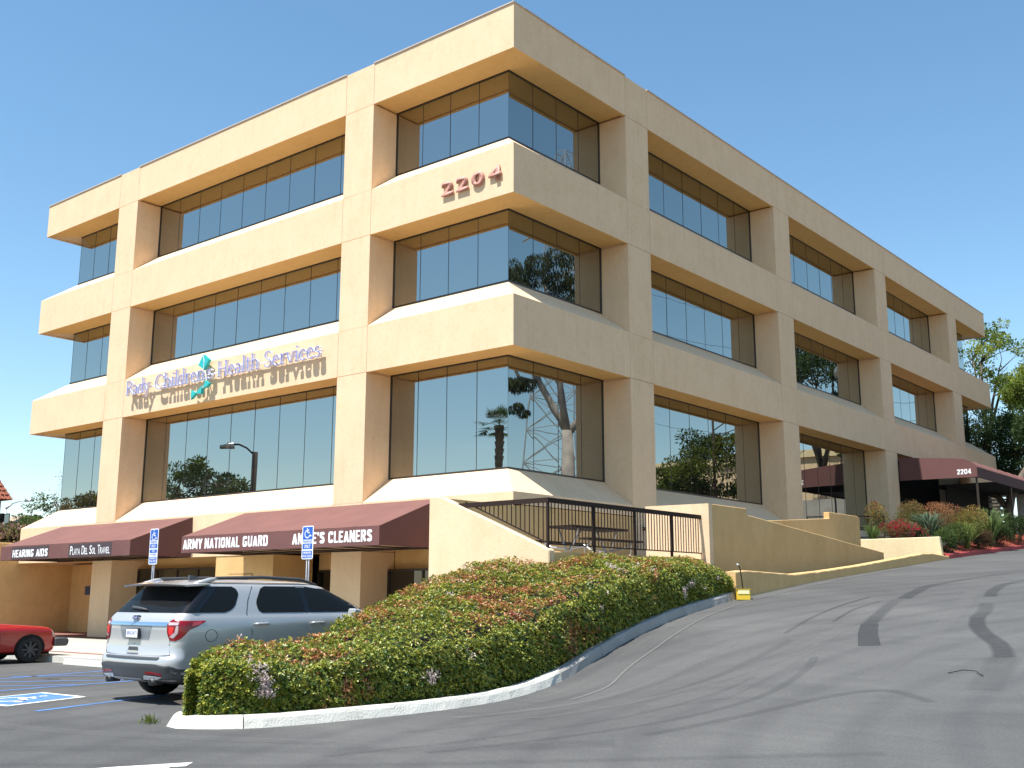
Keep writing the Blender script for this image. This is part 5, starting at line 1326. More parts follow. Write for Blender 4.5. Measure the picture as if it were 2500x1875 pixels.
# ------------------------------------------------------------------ vehicles
class Shell:
    """body described by horizontal outlines: z -> rear y, front y, half width, corner radius, rear bow"""
    def __init__(s, T): s.T = np.array(T, float)
    def par(s, z): return [np.interp(z, s.T[:, 0], s.T[:, k]) for k in range(1, 6)]
    def outline(s, z, row=None, n=9, ns=26):
        yr, yf, hw, r, bow = (s.T[row, 1:] if row is not None else s.par(z))
        r = min(r, hw*.9, (yf-yr)/2.2); pts = []
        for k in range(8):                                   # rear, centre to corner
            x = (hw-r)*k/8; pts.append((x, yr+bow*(x/hw)**2))
        y0 = yr+bow*((hw-r)/hw)**2
        for k in range(n+1):
            a = -math.pi/2+math.pi/2*k/n; pts.append((hw-r+r*math.cos(a), y0+r+r*math.sin(a)))
        y1 = yf-r*1.3
        for k in range(1, ns):
            y = y0+r+(y1-r-y0-r)*k/ns; tp = 0.03*max(0, (y-(yf-1.6))/1.6)**2+0.015*max(0, (yr+1.2-y)/1.2)**2
            pts.append((hw-tp, y))
        hf = hw-0.03
        for k in range(n+1):
            a = math.pi/2*k/n; pts.append((hf-r*1.3+r*1.3*math.cos(a), y1-r+0.0+(r*1.3)*math.sin(a)))
        for k in range(7, -1, -1):
            x = (hf-r*1.3)*k/8; pts.append((x, y1-r+r*1.3+0.05*(1-(x/hf)**2)*1.0))
        return pts
    def mesh(s, name, mat, parent):
        V = []; F = []; n = None
        for i in range(len(s.T)):
            h = s.outline(s.T[i, 0], i); full = h+[(-x, y) for x, y in h[-2:0:-1]]; n = len(full)
            V += [(x, y, s.T[i, 0]) for x, y in full]
        for i in range(len(s.T)-1):
            for k in range(n): k2 = (k+1) % n; F.append((i*n+k, i*n+k2, (i+1)*n+k2, (i+1)*n+k))
        F.append(tuple(range(n))[::-1]); F.append(tuple((len(s.T)-1)*n+k for k in range(n)))
        m = MB(); m.add(V, F); o = m.build(name, mat, parent, smooth=True, local=True)
        return o
    def side_x(s, y, z):
        o = s.outline(z); o = [p for p in o[6:-7]]
        ys = [p[1] for p in o]; return float(np.interp(y, ys, [p[0] for p in o]))
    def rear_y(s, x, z):
        o = s.outline(z)[:17]; xs_ = [p[0] for p in o]
        return float(np.interp(abs(x), xs_, [p[1] for p in o]))
def rowpatch(fn, poly, rows=10, cols=10):
    """fill a convex-ish 2D polygon (u, z) with a grid mapped by fn(u, z)"""
    P_ = [Vector(p) for p in poly]; z0 = min(p.y for p in P_)+1e-4; z1 = max(p.y for p in P_)-1e-4; V = []; F = []
    for i in range(rows+1):
        z = z0+(z1-z0)*i/rows; xs_ = []
        for a, b_ in zip(P_, P_[1:]+P_[:1]):
            if (a.y-z)*(b_.y-z) <= 0 and abs(a.y-b_.y) > 1e-9: xs_.append(a.x+(b_.x-a.x)*(z-a.y)/(b_.y-a.y))
        a, b_ = min(xs_), max(xs_)
        for j in range(cols+1): V.append(fn(a+(b_-a)*j/cols, z))
    for i in range(rows):
        for j in range(cols): q = i*(cols+1)+j; F.append((q, q+1, q+cols+2, q+cols+1))
    return V, F
def rounded(poly, r, n=4):
    out = []; P_ = [Vector(p) for p in poly]
    for i, p in enumerate(P_):
        a = (P_[i-1]-p); b_ = (P_[(i+1) % len(P_)]-p); ra = min(r, a.length*.45, b_.length*.45)
        s0 = p+a.normalized()*ra; s1 = p+b_.normalized()*ra
        for k in range(n+1):
            t = k/n; out.append(tuple(s0*(1-t)**2+p*2*t*(1-t)+s1*t*t))
    return out
def sidepatch(sh, name, poly, mat, parent, off=0.004, sides=(1, -1), r=0.05, rows=12, cols=14, solid=0.0):
    for sd in sides:
        V, F = rowpatch(lambda u, z: (sd*(sh.side_x(u, z)+off), u, z), rounded(poly, r), rows, cols)
        MB().add(V, F).build(name, mat, parent, smooth=True, local=True, fix=False)
def rearpatch(sh, name, poly, mat, parent, off=0.004, r=0.03, rows=10, cols=18):
    V, F = rowpatch(lambda u, z: (u, sh.rear_y(u, z)-off, z), rounded(poly, r), rows, cols)
    return MB().add(V, F).build(name, mat, parent, smooth=True, local=True, fix=False)
def wheel(parent, x, y, rad, wd, rim_r, sgn, rimmat, spokes=10):
    w_ = MB(); n = 28
    prof_ = [(0.0, rim_r*0.98), (0.0, rad*.93), (wd*.12, rad*.985), (wd*.5, rad), (wd*.88, rad*.985), (wd, rad*.93), (wd, rim_r*.98)]
    for k in range(n):
        a = 2*math.pi*k/n
        for p in prof_: w_.v.append((x+sgn*(-p[0]), y+p[1]*math.cos(a), rad+p[1]*math.sin(a)))
    m = len(prof_)
    for k in range(n):
        for j in range(m-1): w_.f.append((k*m+j, k*m+j+1, ((k+1) % n)*m+j+1, ((k+1) % n)*m+j)); w_.m.append(0)
    t = w_.build("tyre", M_RUBBER, parent, smooth=True, local=True)
    q = MB()
    q.tube([(x-sgn*0.05, y, rad), (x-sgn*0.06, y, rad)], rim_r*.98, 24); q.tube([(x-sgn*0.0, y, rad), (x-sgn*0.05, y, rad)], .07, 12)
    for k in range(spokes):
        a = 6.283*k/spokes; q.bar((x-sgn*.018, y+.06*math.cos(a), rad+.06*math.sin(a)), (x-sgn*.018, y+rim_r*.96*math.cos(a), rad+rim_r*.96*math.sin(a)), .03, .04)
    q.build("rim", rimmat, parent, local=True)

suv = root("silver_suv", (1.88, -11.15, PZ), "silver sport utility vehicle parked nose in, seen from its rear right corner behind the hedge", "car")
TS = [(0.30, .16, 4.86, .86, .20, .10), (0.34, .04, 4.96, .93, .22, .11), (0.52, .00, 5.02, .965, .24, .12), (0.60, .00, 5.02, .97, .24, .12), (0.655, .015, 5.0, .97, .24, .12), (0.675, .075, 5.0, .972, .22, .10),
      (0.80, .085, 4.99, .985, .20, .10), (0.90, .10, 4.97, .99, .20, .10), (1.02, .085, 4.93, .985, .20, .11), (1.10, .085, 4.85, .98, .20, .11), (1.18, .11, 4.70, .965, .20, .11), (1.215, .135, 4.60, .95, .19, .11), (1.235, .15, 4.22, .94, .18, .11), (1.28, .20, 4.08, .925, .18, .11),
      (1.40, .32, 3.80, .885, .17, .11), (1.55, .47, 3.46, .83, .16, .12), (1.655, .56, 3.22, .785, .15, .12), (1.69, .60, 3.10, .755, .15, .12), (1.725, .68, 2.95, .69, .16, .12), (1.75, .85, 2.7, .55, .2, .12), (1.765, 1.15, 2.3, .3, .2, .05)]
sh = Shell(TS)
sh.mesh("body", M_SILVER, suv)
# black under tray so nothing shows through under the sills
MB().box(-.80, .80, .45, 4.6, .26, .34).build("underbody", M_BLACK, suv, local=True)
GB, GT = 1.275, 1.655
rearpatch(sh, "rear_window", [(-.90, GB), (.90, GB), (.79, GT), (-.79, GT)], M_CARGL, suv, .006, .02)
sidepatch(sh, "quarter_window", [(.30, GB), (1.03, GB), (1.17, 1.36), (1.28, 1.56), (1.22, GT), (.62, GT)], M_CARGL, suv, .005, r=.05)
sidepatch(sh, "door_window", [(1.60, GB-.01), (2.50, GB-.01), (2.44, GT+.01), (1.72, GT+.01), (1.56, 1.42)], M_CARGL, suv, .005, r=.06)
sidepatch(sh, "door_window", [(2.60, GB-.01), (3.78, GB-.01), (3.62, 1.38), (3.10, GT), (2.56, GT+.01)], M_CARGL, suv, .005, r=.04)
M_GLOSSB = simple("gloss_black_pillar", (0.006, 0.006, 0.007), 0.12)
sidepatch(sh, "door_pillar", [(2.42, GB-.012), (2.66, GB-.012), (2.62, GT+.012), (2.38, GT+.012)], M_GLOSSB, suv, .003, r=.002)
def fn_ws(u, z):
    h = sh.outline(z); return (u, max(p[1] for p in h)-0.05*(u/.9)**2+.012, z)
V, F = rowpatch(fn_ws, [(-.74, 1.29), (.74, 1.29), (.60, 1.64), (-.60, 1.64)]); MB().add(V, F).build("windscreen", M_CARGL, suv, smooth=True, local=True, fix=False)
# pillar trim, door outlines
M_SEAMC = simple("panel_gap", (0.02, 0.02, 0.022), 0.6)
def seamline(pts, name="door_seam", w_=.006, sides=(1, -1)):
    for sd in sides:
        m = MB(); m.tube([(sd*(sh.side_x(p[0], p[1])+.001), p[0], p[1]) for p in pts], w_, 4); m.build(name, M_SEAMC, suv, local=True)
seamline([(1.50, .42), (1.45, .75), (1.44, 1.0), (1.36, 1.25), (1.42, 1.45), (1.55, 1.66)]); seamline([(2.52, .42), (2.52, 1.26)]); seamline([(3.85, .45), (3.83, 1.18)])
for sd in (1, -1):
    for hy in (1.48, 2.58):
        x = sh.side_x(hy, 1.1); MB().tube([(sd*(x+.012), hy, 1.10), (sd*(x+.05), hy+.05, 1.105), (sd*(x+.05), hy+.22, 1.105), (sd*(x+.012), hy+.27, 1.10)], .018, 7).build("door_handle", M_SILVER, suv, smooth=True, local=True)
    m = MB(); m.tube([(sd*.70, .72, 1.70), (sd*.715, .95, 1.775), (sd*.72, 1.8, 1.80), (sd*.71, 2.55, 1.775), (sd*.69, 2.90, 1.695)], [.02, .026, .026, .026, .02], 8); m.build("roof_rail", M_BLACKP, suv, smooth=True, local=True)
    MB().tube([(sd*.70, .55, 1.685), (sd*.712, .82, 1.745), (sd*.717, 1.0, 1.777)], [.02, .036, .020], 8).build("rail_foot", M_SILVER, suv, smooth=True, local=True)
V, F = rowpatch(lambda u, z: (sh.side_x(u, z)+.002, u, z), [(.72+.115*math.cos(a), .95+.085*math.sin(a)) for a in np.linspace(0, 6.283, 24)[:-1]], 8, 8)
m = MB(); m.tube([(sh.side_x(.72+.1*math.cos(a), .95+.085*math.sin(a))+.001, .72+.1*math.cos(a), .95+.085*math.sin(a)) for a in np.linspace(0, 6.283, 28)], .0045, 4); m.build("fuel_door", M_SEAMC, suv, local=True)
# spoiler over the rear glass
V = []; F = []
for i in range(17):
    x = -.80+1.6*i/16; c = (x/.8)**2
    V += [(x, .28+.09*c, 1.668-.02*c), (x, .25+.09*c, 1.690-.02*c), (x, .55, 1.735-.05*c*c), (x, .80, 1.742-.055*c*c), (x, .60, 1.668-.01*c)]
for i in range(16):
    for k in range(5): a = i*5+k; b_ = i*5+(k+1) % 5; F.append((a, b_, b_+5, a+5))
F += [(0, 1, 2, 3, 4), (84, 83, 82, 81, 80)]
MB().add(V, F).build("spoiler", M_SILVER, suv, smooth=False, local=True)
MB().box(-.16, .16, .262, .275, 1.672, 1.684).build("high_brake_light", M_TAIL, suv, local=True)
m = MB(); m.prism([(.95, 1.755), (1.22, 1.762), (1.00, 1.83), (.96, 1.83)], -.02, .02, 'x'); m.build("antenna_fin", M_BLACKP, suv, local=True)
MB().tube([(-.36, sh.rear_y(.3, 1.36)-.03, 1.345), (-.12, sh.rear_y(0, 1.34)-.035, 1.335), (.12, sh.rear_y(0, 1.31)-.03, 1.315)], [.028, .024, .010], 6).build("rear_wiper", M_BLACKP, suv, smooth=True, local=True)
def wrap(u, z, off):
    h = sh.outline(z)[:36]; d = [0]
    for a, b_ in zip(h[:-1], h[1:]): d.append(d[-1]+math.hypot(b_[0]-a[0], b_[1]-a[1]))
    x = float(np.interp(abs(u), d, [p[0] for p in h])); y = float(np.interp(abs(u), d, [p[1] for p in h]))
    x2 = float(np.interp(abs(u)+.02, d, [p[0] for p in h])); y2 = float(np.interp(abs(u)+.02, d, [p[1] for p in h]))
    t = Vector((x2-x, y2-y)).normalized(); nn = Vector((t.y, -t.x)); s_ = 1 if u > 0 else -1
    return (s_*(x+nn.x*off), y+nn.y*off, z)
def wrappatch(name, poly, mat, off, sides=(1, -1), r=.03, rows=12, cols=16, par=None):
    for sd in sides:
        V, F = rowpatch(lambda u, z: wrap(u*sd, z, off), rounded(poly, r), rows, cols)
        MB().add(V, F).build(name, mat, par or suv, smooth=True, local=True, fix=False)
wrappatch("pillar_glass", [(.80, GB), (1.10, GB), (1.02, GT), (.70, GT)], M_GLOSSB, .0075, r=.003)
wrappatch("tail_light", [(.80, .885), (.93, .885), (1.02, .96), (1.10, 1.05), (1.22, 1.075), (1.38, 1.185), (.79, 1.19), (.735, 1.10), (.75, .97)], M_TAIL, .010, r=.035)
wrappatch("clear_lens", [(.765, 1.105), (.93, 1.105), (.93, 1.145), (.765, 1.145)], M_TAILC, .014, r=.008, rows=3)
wrappatch("clear_lens", [(.895, .95), (.935, .99), (.935, 1.10), (.905, 1.10), (.885, 1.0), (.80, .945), (.80, .925), (.87, .92)], M_TAILC, .014, r=.008)
wrappatch("bright_lens", [(1.12, 1.09), (1.28, 1.115), (1.26, 1.165), (1.12, 1.16)], M_TAILB, .014, r=.01, rows=4)
wrappatch("bright_lens", [(.78, .97), (.86, .97), (.87, 1.08), (.775, 1.08)], M_TAILB, .013, r=.01, rows=4)
rearpatch(sh, "chrome_strip", [(-.74, 1.095), (.74, 1.095), (.745, 1.145), (-.745, 1.145)], M_CHROME, suv, .014, .004, 3)
# bumper cladding, seams, recesses
rearpatch(sh, "bumper_cladding", [(-.955, .305), (.955, .305), (.965, .44), (.90, .545), (.6, .565), (-.6, .565), (-.90, .545), (-.965, .44)], M_BLACKP, suv, .012, .03, 12, 26)
sidepatch(sh, "side_cladding", [(.12, .305), (4.9, .305), (4.9, .42), (.9, .42), (.45, .50), (.12, .53)], M_BLACKP, suv, .010, r=.03, rows=6, cols=40)
rearpatch(sh, "bumper_step", [(-.66, .625), (.66, .625), (.70, .662), (-.70, .662)], M_BLACKP, suv, .010, .01, 3)
rearpatch(sh, "lower_diffuser", [(-.40, .31), (.40, .31), (.36, .36), (-.36, .36)], M_GALV, suv, .030, .02, 4)
for sd in (1, -1):
    MB().tube([(sd*.56, sh.rear_y(.56, .34)-.045, .315), (sd*.56, sh.rear_y(.56, .34)+.15, .315)], .048, 14).build("exhaust_tip", M_BLACKP, suv, smooth=True, local=True)
    MB().tube([(sd*.56, sh.rear_y(.56, .34)-.047, .315), (sd*.56, sh.rear_y(.56, .34)-.044, .315)], .038, 14).build("exhaust_bore", M_BLACK, suv, local=True)
    V, F = rowpatch(lambda u, z: (sd*u, sh.rear_y(u, z)-.018, z), rounded([(.42, .415), (.78, .405), (.74, .455), (.44, .460)], .01), 3, 8); MB().add(V, F).build("reflector", M_TAIL, suv, local=True, fix=False)
    V, F = rowpatch(lambda u, z: (sd*u, sh.rear_y(u, z)-.020, z), rounded([(.38, .345), (.66, .345), (.80, .395), (.40, .405)], .01), 3, 8); MB().add(V, F).build("exhaust_surround", M_GALV, suv, local=True, fix=False)
def rearline(pts, w_=.005): MB().tube([(x, sh.rear_y(x, z)-.001, z) for x, z in pts], w_, 4).build("tailgate_seam", M_SEAMC, suv, local=True)
rearline([(-.755, 1.19), (-.76, 1.0), (-.80, .87), (-.83, .69), (-.6, .672), (0, .668), (.6, .672), (.83, .69), (.80, .87), (.76, 1.0), (.755, 1.19)])
rearline([(-.83, .83), (0, .835), (.83, .83)], .003)
rearpatch(sh, "plate_recess", [(-.34, .89), (.34, .89), (.42, 1.09), (-.42, 1.09)], simple("recess_silver", (.33, .35, .37), .35, metal=.5), suv, .003, .02)
MB().box(-.16, .16, .045, .075, .905, 1.055).build("plate_frame", M_BLACKP, suv, local=True)
MB().box(-.145, .145, .041, .0449, .922, 1.04).build("number_plate", M_SIGNW, suv, local=True)
text("plate_characters", "8RKX471", (suv.location.x-.125, suv.location.y+.0405, PZ+.955), .055, .25, simple("plate_ink", (.03, .05, .22), .5), suv, depth=0.0, bold=.02)
text("plate_state", "CALIFORNIA", (suv.location.x-.07, suv.location.y+.0405, PZ+1.019), .014, .14, simple("plate_red", (.4, .03, .04), .5), suv, depth=0.0)
MB().tube([(0+.075*math.cos(a)*1.0, sh.rear_y(0, 1.205)-.012, 1.20+.032*math.sin(a)) for a in (0,)]+[(0.076, sh.rear_y(0, 1.2)-.012, 1.2)], .001, 3)
ov = MB(); ov.prism([(.078*math.cos(a), 1.205+.034*math.sin(a)) for a in np.linspace(0, 6.283, 25)[:-1]], .085, .14, 'y'); ov.build("badge_rim", M_CHROME, suv, local=True)
ov = MB(); ov.prism([(.070*math.cos(a), 1.205+.028*math.sin(a)) for a in np.linspace(0, 6.283, 25)[:-1]], .080, .086, 'y'); ov.build("badge", simple("badge_blue", (.01, .03, .16), .3), suv, local=True)
text("badge_lettering", "Ford", (suv.location.x-.043, suv.location.y+.0790, PZ+1.190), .032, .086, M_SIGNW, suv, depth=0.0)
rearpatch(sh, "tailgate_handle", [(-.13, .735), (.13, .735), (.12, .79), (-.12, .79)], M_BLACKP, suv, .004, .012, 4)
rearpatch(sh, "handle_lip", [(-.16, .715), (.14, .715), (.14, .738), (-.16, .738)], M_SILVER, suv, .018, .006, 3)
for wy in (1.12, 3.98):
    for sd in (1, -1):
        m = MB(); n = 20; arc_ = [(wy+.46*math.cos(math.pi*k/n), .38+.44*math.sin(math.pi*k/n)) for k in range(n+1)]
        V, F = rowpatch(lambda u, z: (sd*(sh.side_x(u, max(z, .31))+.014), u, z), [(wy+.41, .31)]+[(wy+.41*math.cos(math.pi*k/n), .37+.40*math.sin(math.pi*k/n)) for k in range(n+1)]+[(wy-.41, .31)], 10, 12)
        MB().add(V, F).build("wheel_well", M_BLACK, suv, local=True, fix=False)
        m = MB(); m.tube([(sd*(sh.side_x(u, z)+.008), u, z) for u, z in arc_], .03, 6); m.build("arch_trim", M_BLACKP, suv, smooth=True, local=True)
        wheel(suv, sd*.965, wy, .385, .25, .26, sd, M_CHROME)
for sd in (1, -1):
    MB().prism([(3.30, 1.16), (3.50, 1.14), (3.48, 1.30), (3.34, 1.32)], sd*1.0, sd*1.17, 'x').build("side_mirror", M_SILVER, suv, local=True, bevel=.02)

# red saloon at the left edge: long hood pointing the same way
red = root("red_car", (-9.05, -11.05, PZ), "red older saloon with black bumpers at the left edge of the car park", "car")
TR = [(0.24, .10, 4.36, .76, .15, .06), (0.28, .04, 4.42, .80, .15, .06), (0.40, .0, 4.45, .82, .15, .06), (0.55, .0, 4.44, .83, .14, .06), (0.66, .02, 4.36, .835, .12, .06), (0.74, .05, 4.30, .83, .12, .06), (0.785, .08, 4.22, .81, .12, .06), (0.81, .12, 4.10, .79, .12, .06), (.84, .2, 3.72, .77, .12, .06), (.87, .3, 3.30, .76, .12, .06), (.89, .35, 3.02, .75, .12, .06), (0.92, .6, 2.92, .73, .12, .06),
      (1.05, .82, 2.72, .68, .12, .06), (1.25, 1.08, 2.40, .60, .12, .06), (1.33, 1.22, 2.22, .54, .14, .06), (1.37, 1.5, 2.0, .38, .15, .04)]
sr = Shell(TR); sr.mesh("body", M_REDCAR, red)
sh_, sh = sh, sr
sidepatch(sr, "side_window", [(1.05, .93), (2.80, .93), (2.35, 1.27), (1.35, 1.27)], M_CARGL, red, .005, r=.05)
MB().box(-.62, .62, 3.0, 3.9, .868, .88).build("hood_shadow_strip", M_BLACK, red, local=True) if False else None
sidepatch(sr, "door_seam", [(2.90, .35), (2.915, .35), (2.915, .86), (2.90, .86)], M_SEAMC, red, .002, r=.001, rows=3, cols=1)
V, F = rowpatch(lambda u, z: (u, z, .84+(.015*(4.1-z))+.028-(.03*(u/.7)**2)), rounded([(-.66, 2.95), (.66, 2.95), (.62, 3.9), (-.62, 3.9)], .05), 8, 10)
for sd in (1, -1):
    n = 20
    V, F = rowpatch(lambda u, z: (sd*(sr.side_x(u, max(z, .25))+.012), u, z), [(3.62+.36, .25)]+[(3.62+.36*math.cos(math.pi*k/n), .32+.33*math.sin(math.pi*k/n)) for k in range(n+1)]+[(3.62-.36, .25)], 10, 12)
    MB().add(V, F).build("wheel_well", M_BLACK, red, local=True, fix=False)
    V, F = rowpatch(lambda u, z: (sd*(sr.side_x(u, max(z, .25))+.012), u, z), [(.9+.36, .25)]+[(.9+.36*math.cos(math.pi*k/n), .32+.33*math.sin(math.pi*k/n)) for k in range(n+1)]+[(.9-.36, .25)], 10, 12)
    MB().add(V, F).build("wheel_well", M_BLACK, red, local=True, fix=False)
    for wy in (.9, 3.62): wheel(red, sd*.835, wy, .30, .18, .19, sd, M_BLACKP, 8)
    V, F = rowpatch(lambda u, z: (sd*(sr.side_x(u, z)+.006), u, z), [(4.14, .575), (4.27, .575), (4.25, .735), (4.14, .745)], 4, 4); MB().add(V, F).build("headlight", M_TAILC, red, local=True, fix=False)
m = MB(); m.prism([(4.20, .36), (4.50, .36), (4.54, .42), (4.54, .50), (4.50, .545), (4.20, .545)], -.85, .85, 'x'); m.build("front_bumper", M_BLACKP, red, local=True, bevel=.02)
m = MB(); m.prism([(-.10, .38), (.2, .38), (.2, .55), (-.10, .55)], -.84, .84, 'x'); m.build("rear_bumper", M_BLACKP, red, local=True, bevel=.02)
MB().box(-.6, .6, .5, 4.2, .18, .26).build("underbody", M_BLACK, red, local=True)
sh = sh_

# ------------------------------------------------------------------ things mirrored in the glass (they stand outside the frame)
tree("round_tree", (-28.6, -8.8, PZ), 8.1, (2.6, 1.9, 1.5), "bushy green street tree mirrored in the long window above the awnings", [(0.06, .10, .02), (.10, .14, .03), (.04, .07, .02)], 9000, (.12, .2), .16, clumps=34, clump_r=.62, bare=.45, seed=21)
tree("round_tree", (-34.0, -6.0, PZ), 6.6, (1.8, 1.5, 1.1), "olive and rust street tree mirrored in the left corner window", [(0.14, .12, .02), (.20, .13, .03), (.08, .09, .02)], 5000, (.12, .2), .14, clumps=24, clump_r=.5, bare=.4, seed=22)
sl2 = root("street_lamp", (-26.35, -10.3, PZ), "tapered dark street lamp with a curved arm mirrored in the long window", "street lamp")
MB().tube([(-26.35, -10.3, PZ), (-26.3, -10.3, 8.3)], [.24, .13], 10).build("pole", M_IRON, sl2, smooth=True)
MB().tube([(-26.3, -10.3, 8.1), (-26.55, -10.0, 8.45), (-26.85, -9.75, 8.62), (-27.15, -9.5, 8.62)], .045, 7).build("arm", M_IRON, sl2, smooth=True)
m = MB(); m.tube([(-27.05, -9.6, 8.56), (-27.55, -9.2, 8.50)], [.16, .10], 10); m.tube([(-27.2, -9.45, 8.6), (-27.2, -9.45, 8.75)], .04, 6); m.build("lamp_head", M_GALV, sl2, smooth=True)
pm_ = root("palm_tree", (-22.0, -23.6, PZ), "fan palm mirrored in the big corner window", "palm")
m = MB()
prev = None
for k in range(26):
    z = PZ+k*.42; m.tube([(-22+.05*math.sin(k*.6), -23.6, z), (-22+.05*math.sin(k*.6+.6), -23.6, z+.42)], [.16+.05*(k > 20), .24+.05*(k > 20)], 8)
m.build("trunk", M_BARK, pm_)
V = []; F = []; C = []
for i in range(34):
    a = RNG.uniform(0, 6.28); el = RNG.uniform(-.5, 1.2); d = Vector((math.cos(a)*math.cos(el), math.sin(a)*math.cos(el), math.sin(el))); base = Vector((-22, -23.6, 10.85)); c = base+d*RNG.uniform(.6, .85)
    side = d.cross(Vector((0, 0, 1))).normalized(); upv = side.cross(d)
    for k in range(13):
        an = math.radians(-78+13*k); tip = c+(d*math.cos(an)+side*math.sin(an))*RNG.uniform(.5, .66)-Vector((0, 0, .10))*abs(an); q0 = len(V)
        w_ = (side*math.cos(an)-d*math.sin(an))*.03; V += [c, c+(tip-c)*.5+w_, tip, c+(tip-c)*.5-w_]; F.append((q0, q0+1, q0+2, q0+3)); cl = np.array([0.06, .10, .025])*RNG.uniform(.5, 1.5); C += [cl]*4
    q0 = len(V); V += [base, base+side*.02, c, c-side*.02]; F.append((q0, q0+1, q0+2, q0+3)); C += [np.array([.12, .13, .05])]*4
npmesh("fronds", np.array([tuple(v) for v in V]), F, M_LEAF2, pm_, np.array(C))
eu = root("eucalyptus_tree", (20.1, 32.3, 3.7), "tall pale barked eucalyptus mirrored in the shaded corner windows", "tree")
m = MB()
m.tube([(20.1, 32.3, 3.5), (20.0, 32.1, 8.0), (19.85, 31.8, 11.3)], [.50, .40, .36], 10)
for pts, rs in (([(19.85, 31.8, 11.2), (20.6, 31.4, 12.6), (21.3, 30.8, 14.2), (21.9, 30.3, 16.8), (21.5, 29.6, 19.5)], [.30, .24, .2, .15, .08]), ([(19.85, 31.8, 11.2), (19.9, 31.2, 13.8), (19.6, 30.6, 16.5), (20.0, 29.9, 20)], [.28, .22, .17, .08]),
                ([(19.9, 31.8, 11.0), (19.0, 32.4, 12.2), (18.5, 32.6, 14.0), (18.0, 32.2, 17), (18.4, 31.0, 19.6)], [.26, .20, .16, .12, .07]), ([(21.3, 30.8, 14.2), (22.3, 30.2, 14.6), (22.9, 29.6, 16.6)], [.16, .12, .07]), ([(19.0, 32.4, 12.2), (18.0, 33.2, 12.4), (17.4, 33.4, 13.2)], [.14, .1, .05]), ([(19.9, 31.2, 13.8), (20.8, 30.8, 15.4), (21.0, 30.0, 18)], [.13, .1, .06])):
    m.tube(pts, rs, 8)
m.build("trunk", M_BARKW, eu, smooth=True)
Pl = []; Dl = []
for c, r, k in [((21.2, 29.0, 20.4), 1.5, 2600), ((19.6, 29.8, 21.0), 1.5, 2600), ((18.0, 31.0, 20.2), 1.6, 2600), ((20.4, 28.6, 18.9), 1.3, 1800), ((18.8, 30.4, 18.6), 1.2, 1400), ((22.2, 28.6, 19.4), 1.2, 1600), ((22.4, 29.2, 16.6), 1.0, 1500), ((21.9, 29.5, 14.2), .9, 1500), ((21.7, 29.7, 12.4), .6, 700)]:
    for _ in range(5):
        cc_ = np.array(c)+RNG.normal(size=3)*r*.45; p, d = cloudpts(k//5, cc_, r*.55, .8); Pl.append(p); Dl.append(d*.4+np.array([0, 0, -1.0]))
P_ = np.concatenate(Pl); leaves("crown", P_, np.concatenate(Dl), RNG.uniform(.16, .3, len(P_)), np.array([.05, .065, .025])*RNG.uniform(.5, 1.6, (len(P_), 1)), M_LEAF2, eu, .25)
tw_ = root("lattice_tower", (29, 44.4, 3.8), "steel lattice power tower mirrored behind the eucalyptus", "pylon")
m = MB(); H = 32; lv = 13
def cn_(k, i): 
    z = 3.8+H*k/lv; hw = 2.5*(1-k/lv)+.5; sx_, sy_ = ((-1, -1), (1, -1), (1, 1), (-1, 1))[i % 4]; return (29+sx_*hw, 44.4+sy_*hw, z)
for k in range(lv):
    for i in range(4): m.tube([cn_(k, i), cn_(k+1, i)], .07, 4); m.tube([cn_(k, i), cn_(k+1, i+1)], .04, 4); m.tube([cn_(k, i+1), cn_(k+1, i)], .04, 4); m.tube([cn_(k+1, i), cn_(k+1, i+1)], .04, 4)
for z, l in ((26, 6.5), (30, 5.5), (34, 4.5)): m.tube([(29-l, 44.4-l*.3, z), (29+l, 44.4+l*.3, z)], .09, 5)
m.build("frame", M_GALV, tw_)
wr = MB()
for q, (z, z2) in enumerate(((26, 17.5), (22.5, 16.4), (20.5, 15.3), (18.5, 14.1), (16.6, 12.9), (15.0, 11.8))):
    a = Vector((29-1.5, 44.4, z)); b_ = Vector((5.0, 52.0, z2)); n = 20
    wr.tube([tuple(a.lerp(b_, k/n)-Vector((0, 0, 0.9*4*(k/n)*(1-k/n)))) for k in range(n+1)], .016, 4)
wr.build("cables", M_IRON, tw_)
up_ = root("utility_pole", (5.0, 52.0, 3.8), "wooden utility pole carrying the wires mirrored in the side windows", "pole")
MB().tube([(5, 52, 3.6), (5, 52, 18)], [.16, .11], 8).build("pole", M_BARK, up_); MB().box(4.0, 6.0, 51.95, 52.05, 16.9, 17.05).build("crossarm", M_BARK, up_)
tree("round_tree", (11.2, 33.4, 3.6), 6.9, (2.7, 2.4, 2.0), "broad yellow green tree mirrored in the low window of the second bay", [(0.10, .13, .02), (.15, .17, .03), (.06, .09, .02)], 11000, (.13, .22), .18, clumps=36, clump_r=.75, bare=.35, seed=31)
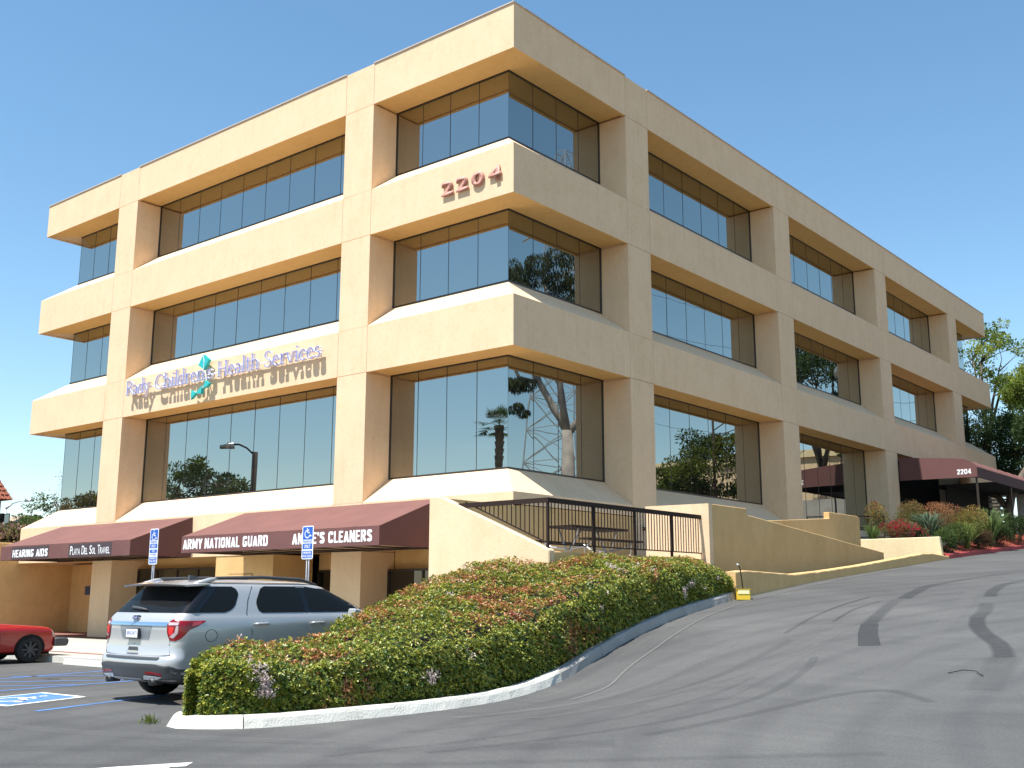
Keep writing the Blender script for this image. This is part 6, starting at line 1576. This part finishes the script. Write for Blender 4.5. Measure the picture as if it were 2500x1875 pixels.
tree("round_tree", (14.6, 33.8, 3.6), 5.6, (1.5, 1.5, 1.5), "smaller tree mirrored at the left of the second bay window", [(0.08, .11, .02), (.12, .15, .03)], 6000, (.13, .22), .14, clumps=24, clump_r=.6, bare=.3, seed=32)
ln = root("lantern_post", (9.9, 31.9, 3.6), "old style lantern post mirrored in the low window of the second bay", "street lamp")
MB().tube([(9.9, 31.9, 3.5), (9.9, 31.9, 10.9)], [.11, .07], 8).build("pole", M_IRON, ln, smooth=True)
m = MB(); m.tube([(9.9, 31.9, 10.3), (9.4, 32.3, 10.75), (8.9, 32.7, 10.85), (8.7, 32.85, 10.4)], .03, 6); m.tube([(9.9, 31.9, 10.0), (9.0, 32.6, 10.35)], .025, 5); m.tube([(8.7, 32.85, 10.4), (8.7, 32.85, 10.1)], .012, 4); m.build("bracket", M_IRON, ln)
m = MB(); m.tube([(8.7, 32.85, 10.1), (8.7, 32.85, 10.0), (8.7, 32.85, 9.98), (8.7, 32.85, 9.5), (8.7, 32.85, 9.4)], [.03, .24, .17, .09, .03], 6); m.build("lantern", M_IRON, ln)
nb_ = root("neighbour_building", (14, 46, 3.8), "low tan building with a parapet mirrored near the entrance canopy", "building")
MB().box(6.5, 26, 50, 60, 3, 10.8).build("wall", M_STUCCO, nb_); MB().box(6.3, 26.2, 49.8, 60.2, 10.8, 11.3).build("roof_parapet", M_PLANTERW, nb_)
MB().box(5.4, 5.7, 30, 48, 3.0, 5.3).build("boundary_wall_far", M_GREYC, None) if False else None
tree("dark_evergreen_tree", (9.0, 44.0, 3.7), 15.0, (3.0, 3.0, 3.6), "dark tree mirrored in the third floor windows near the far end", DG+MG, 9000, (.16, .28), .25, clumps=34, clump_r=1.1, bare=.35, seed=33)
dr = root("floodlight_drum", (4.4, 36.5, 3.6), "grey floodlight drum on a pole mirrored in a third floor window", "lamp")
MB().tube([(6.2, 40.2, 3.5), (6.2, 40.2, 14.6)], [.12, .08], 8).build("pole", M_IRON, dr)
MB().tube([(6.2, 40.2, 14.3), (5.95, 40.0, 14.4), (5.7, 39.8, 14.45), (5.5, 39.65, 14.45)], [.30, .38, .36, .12], 12).build("drum", M_GALV, dr, smooth=True)
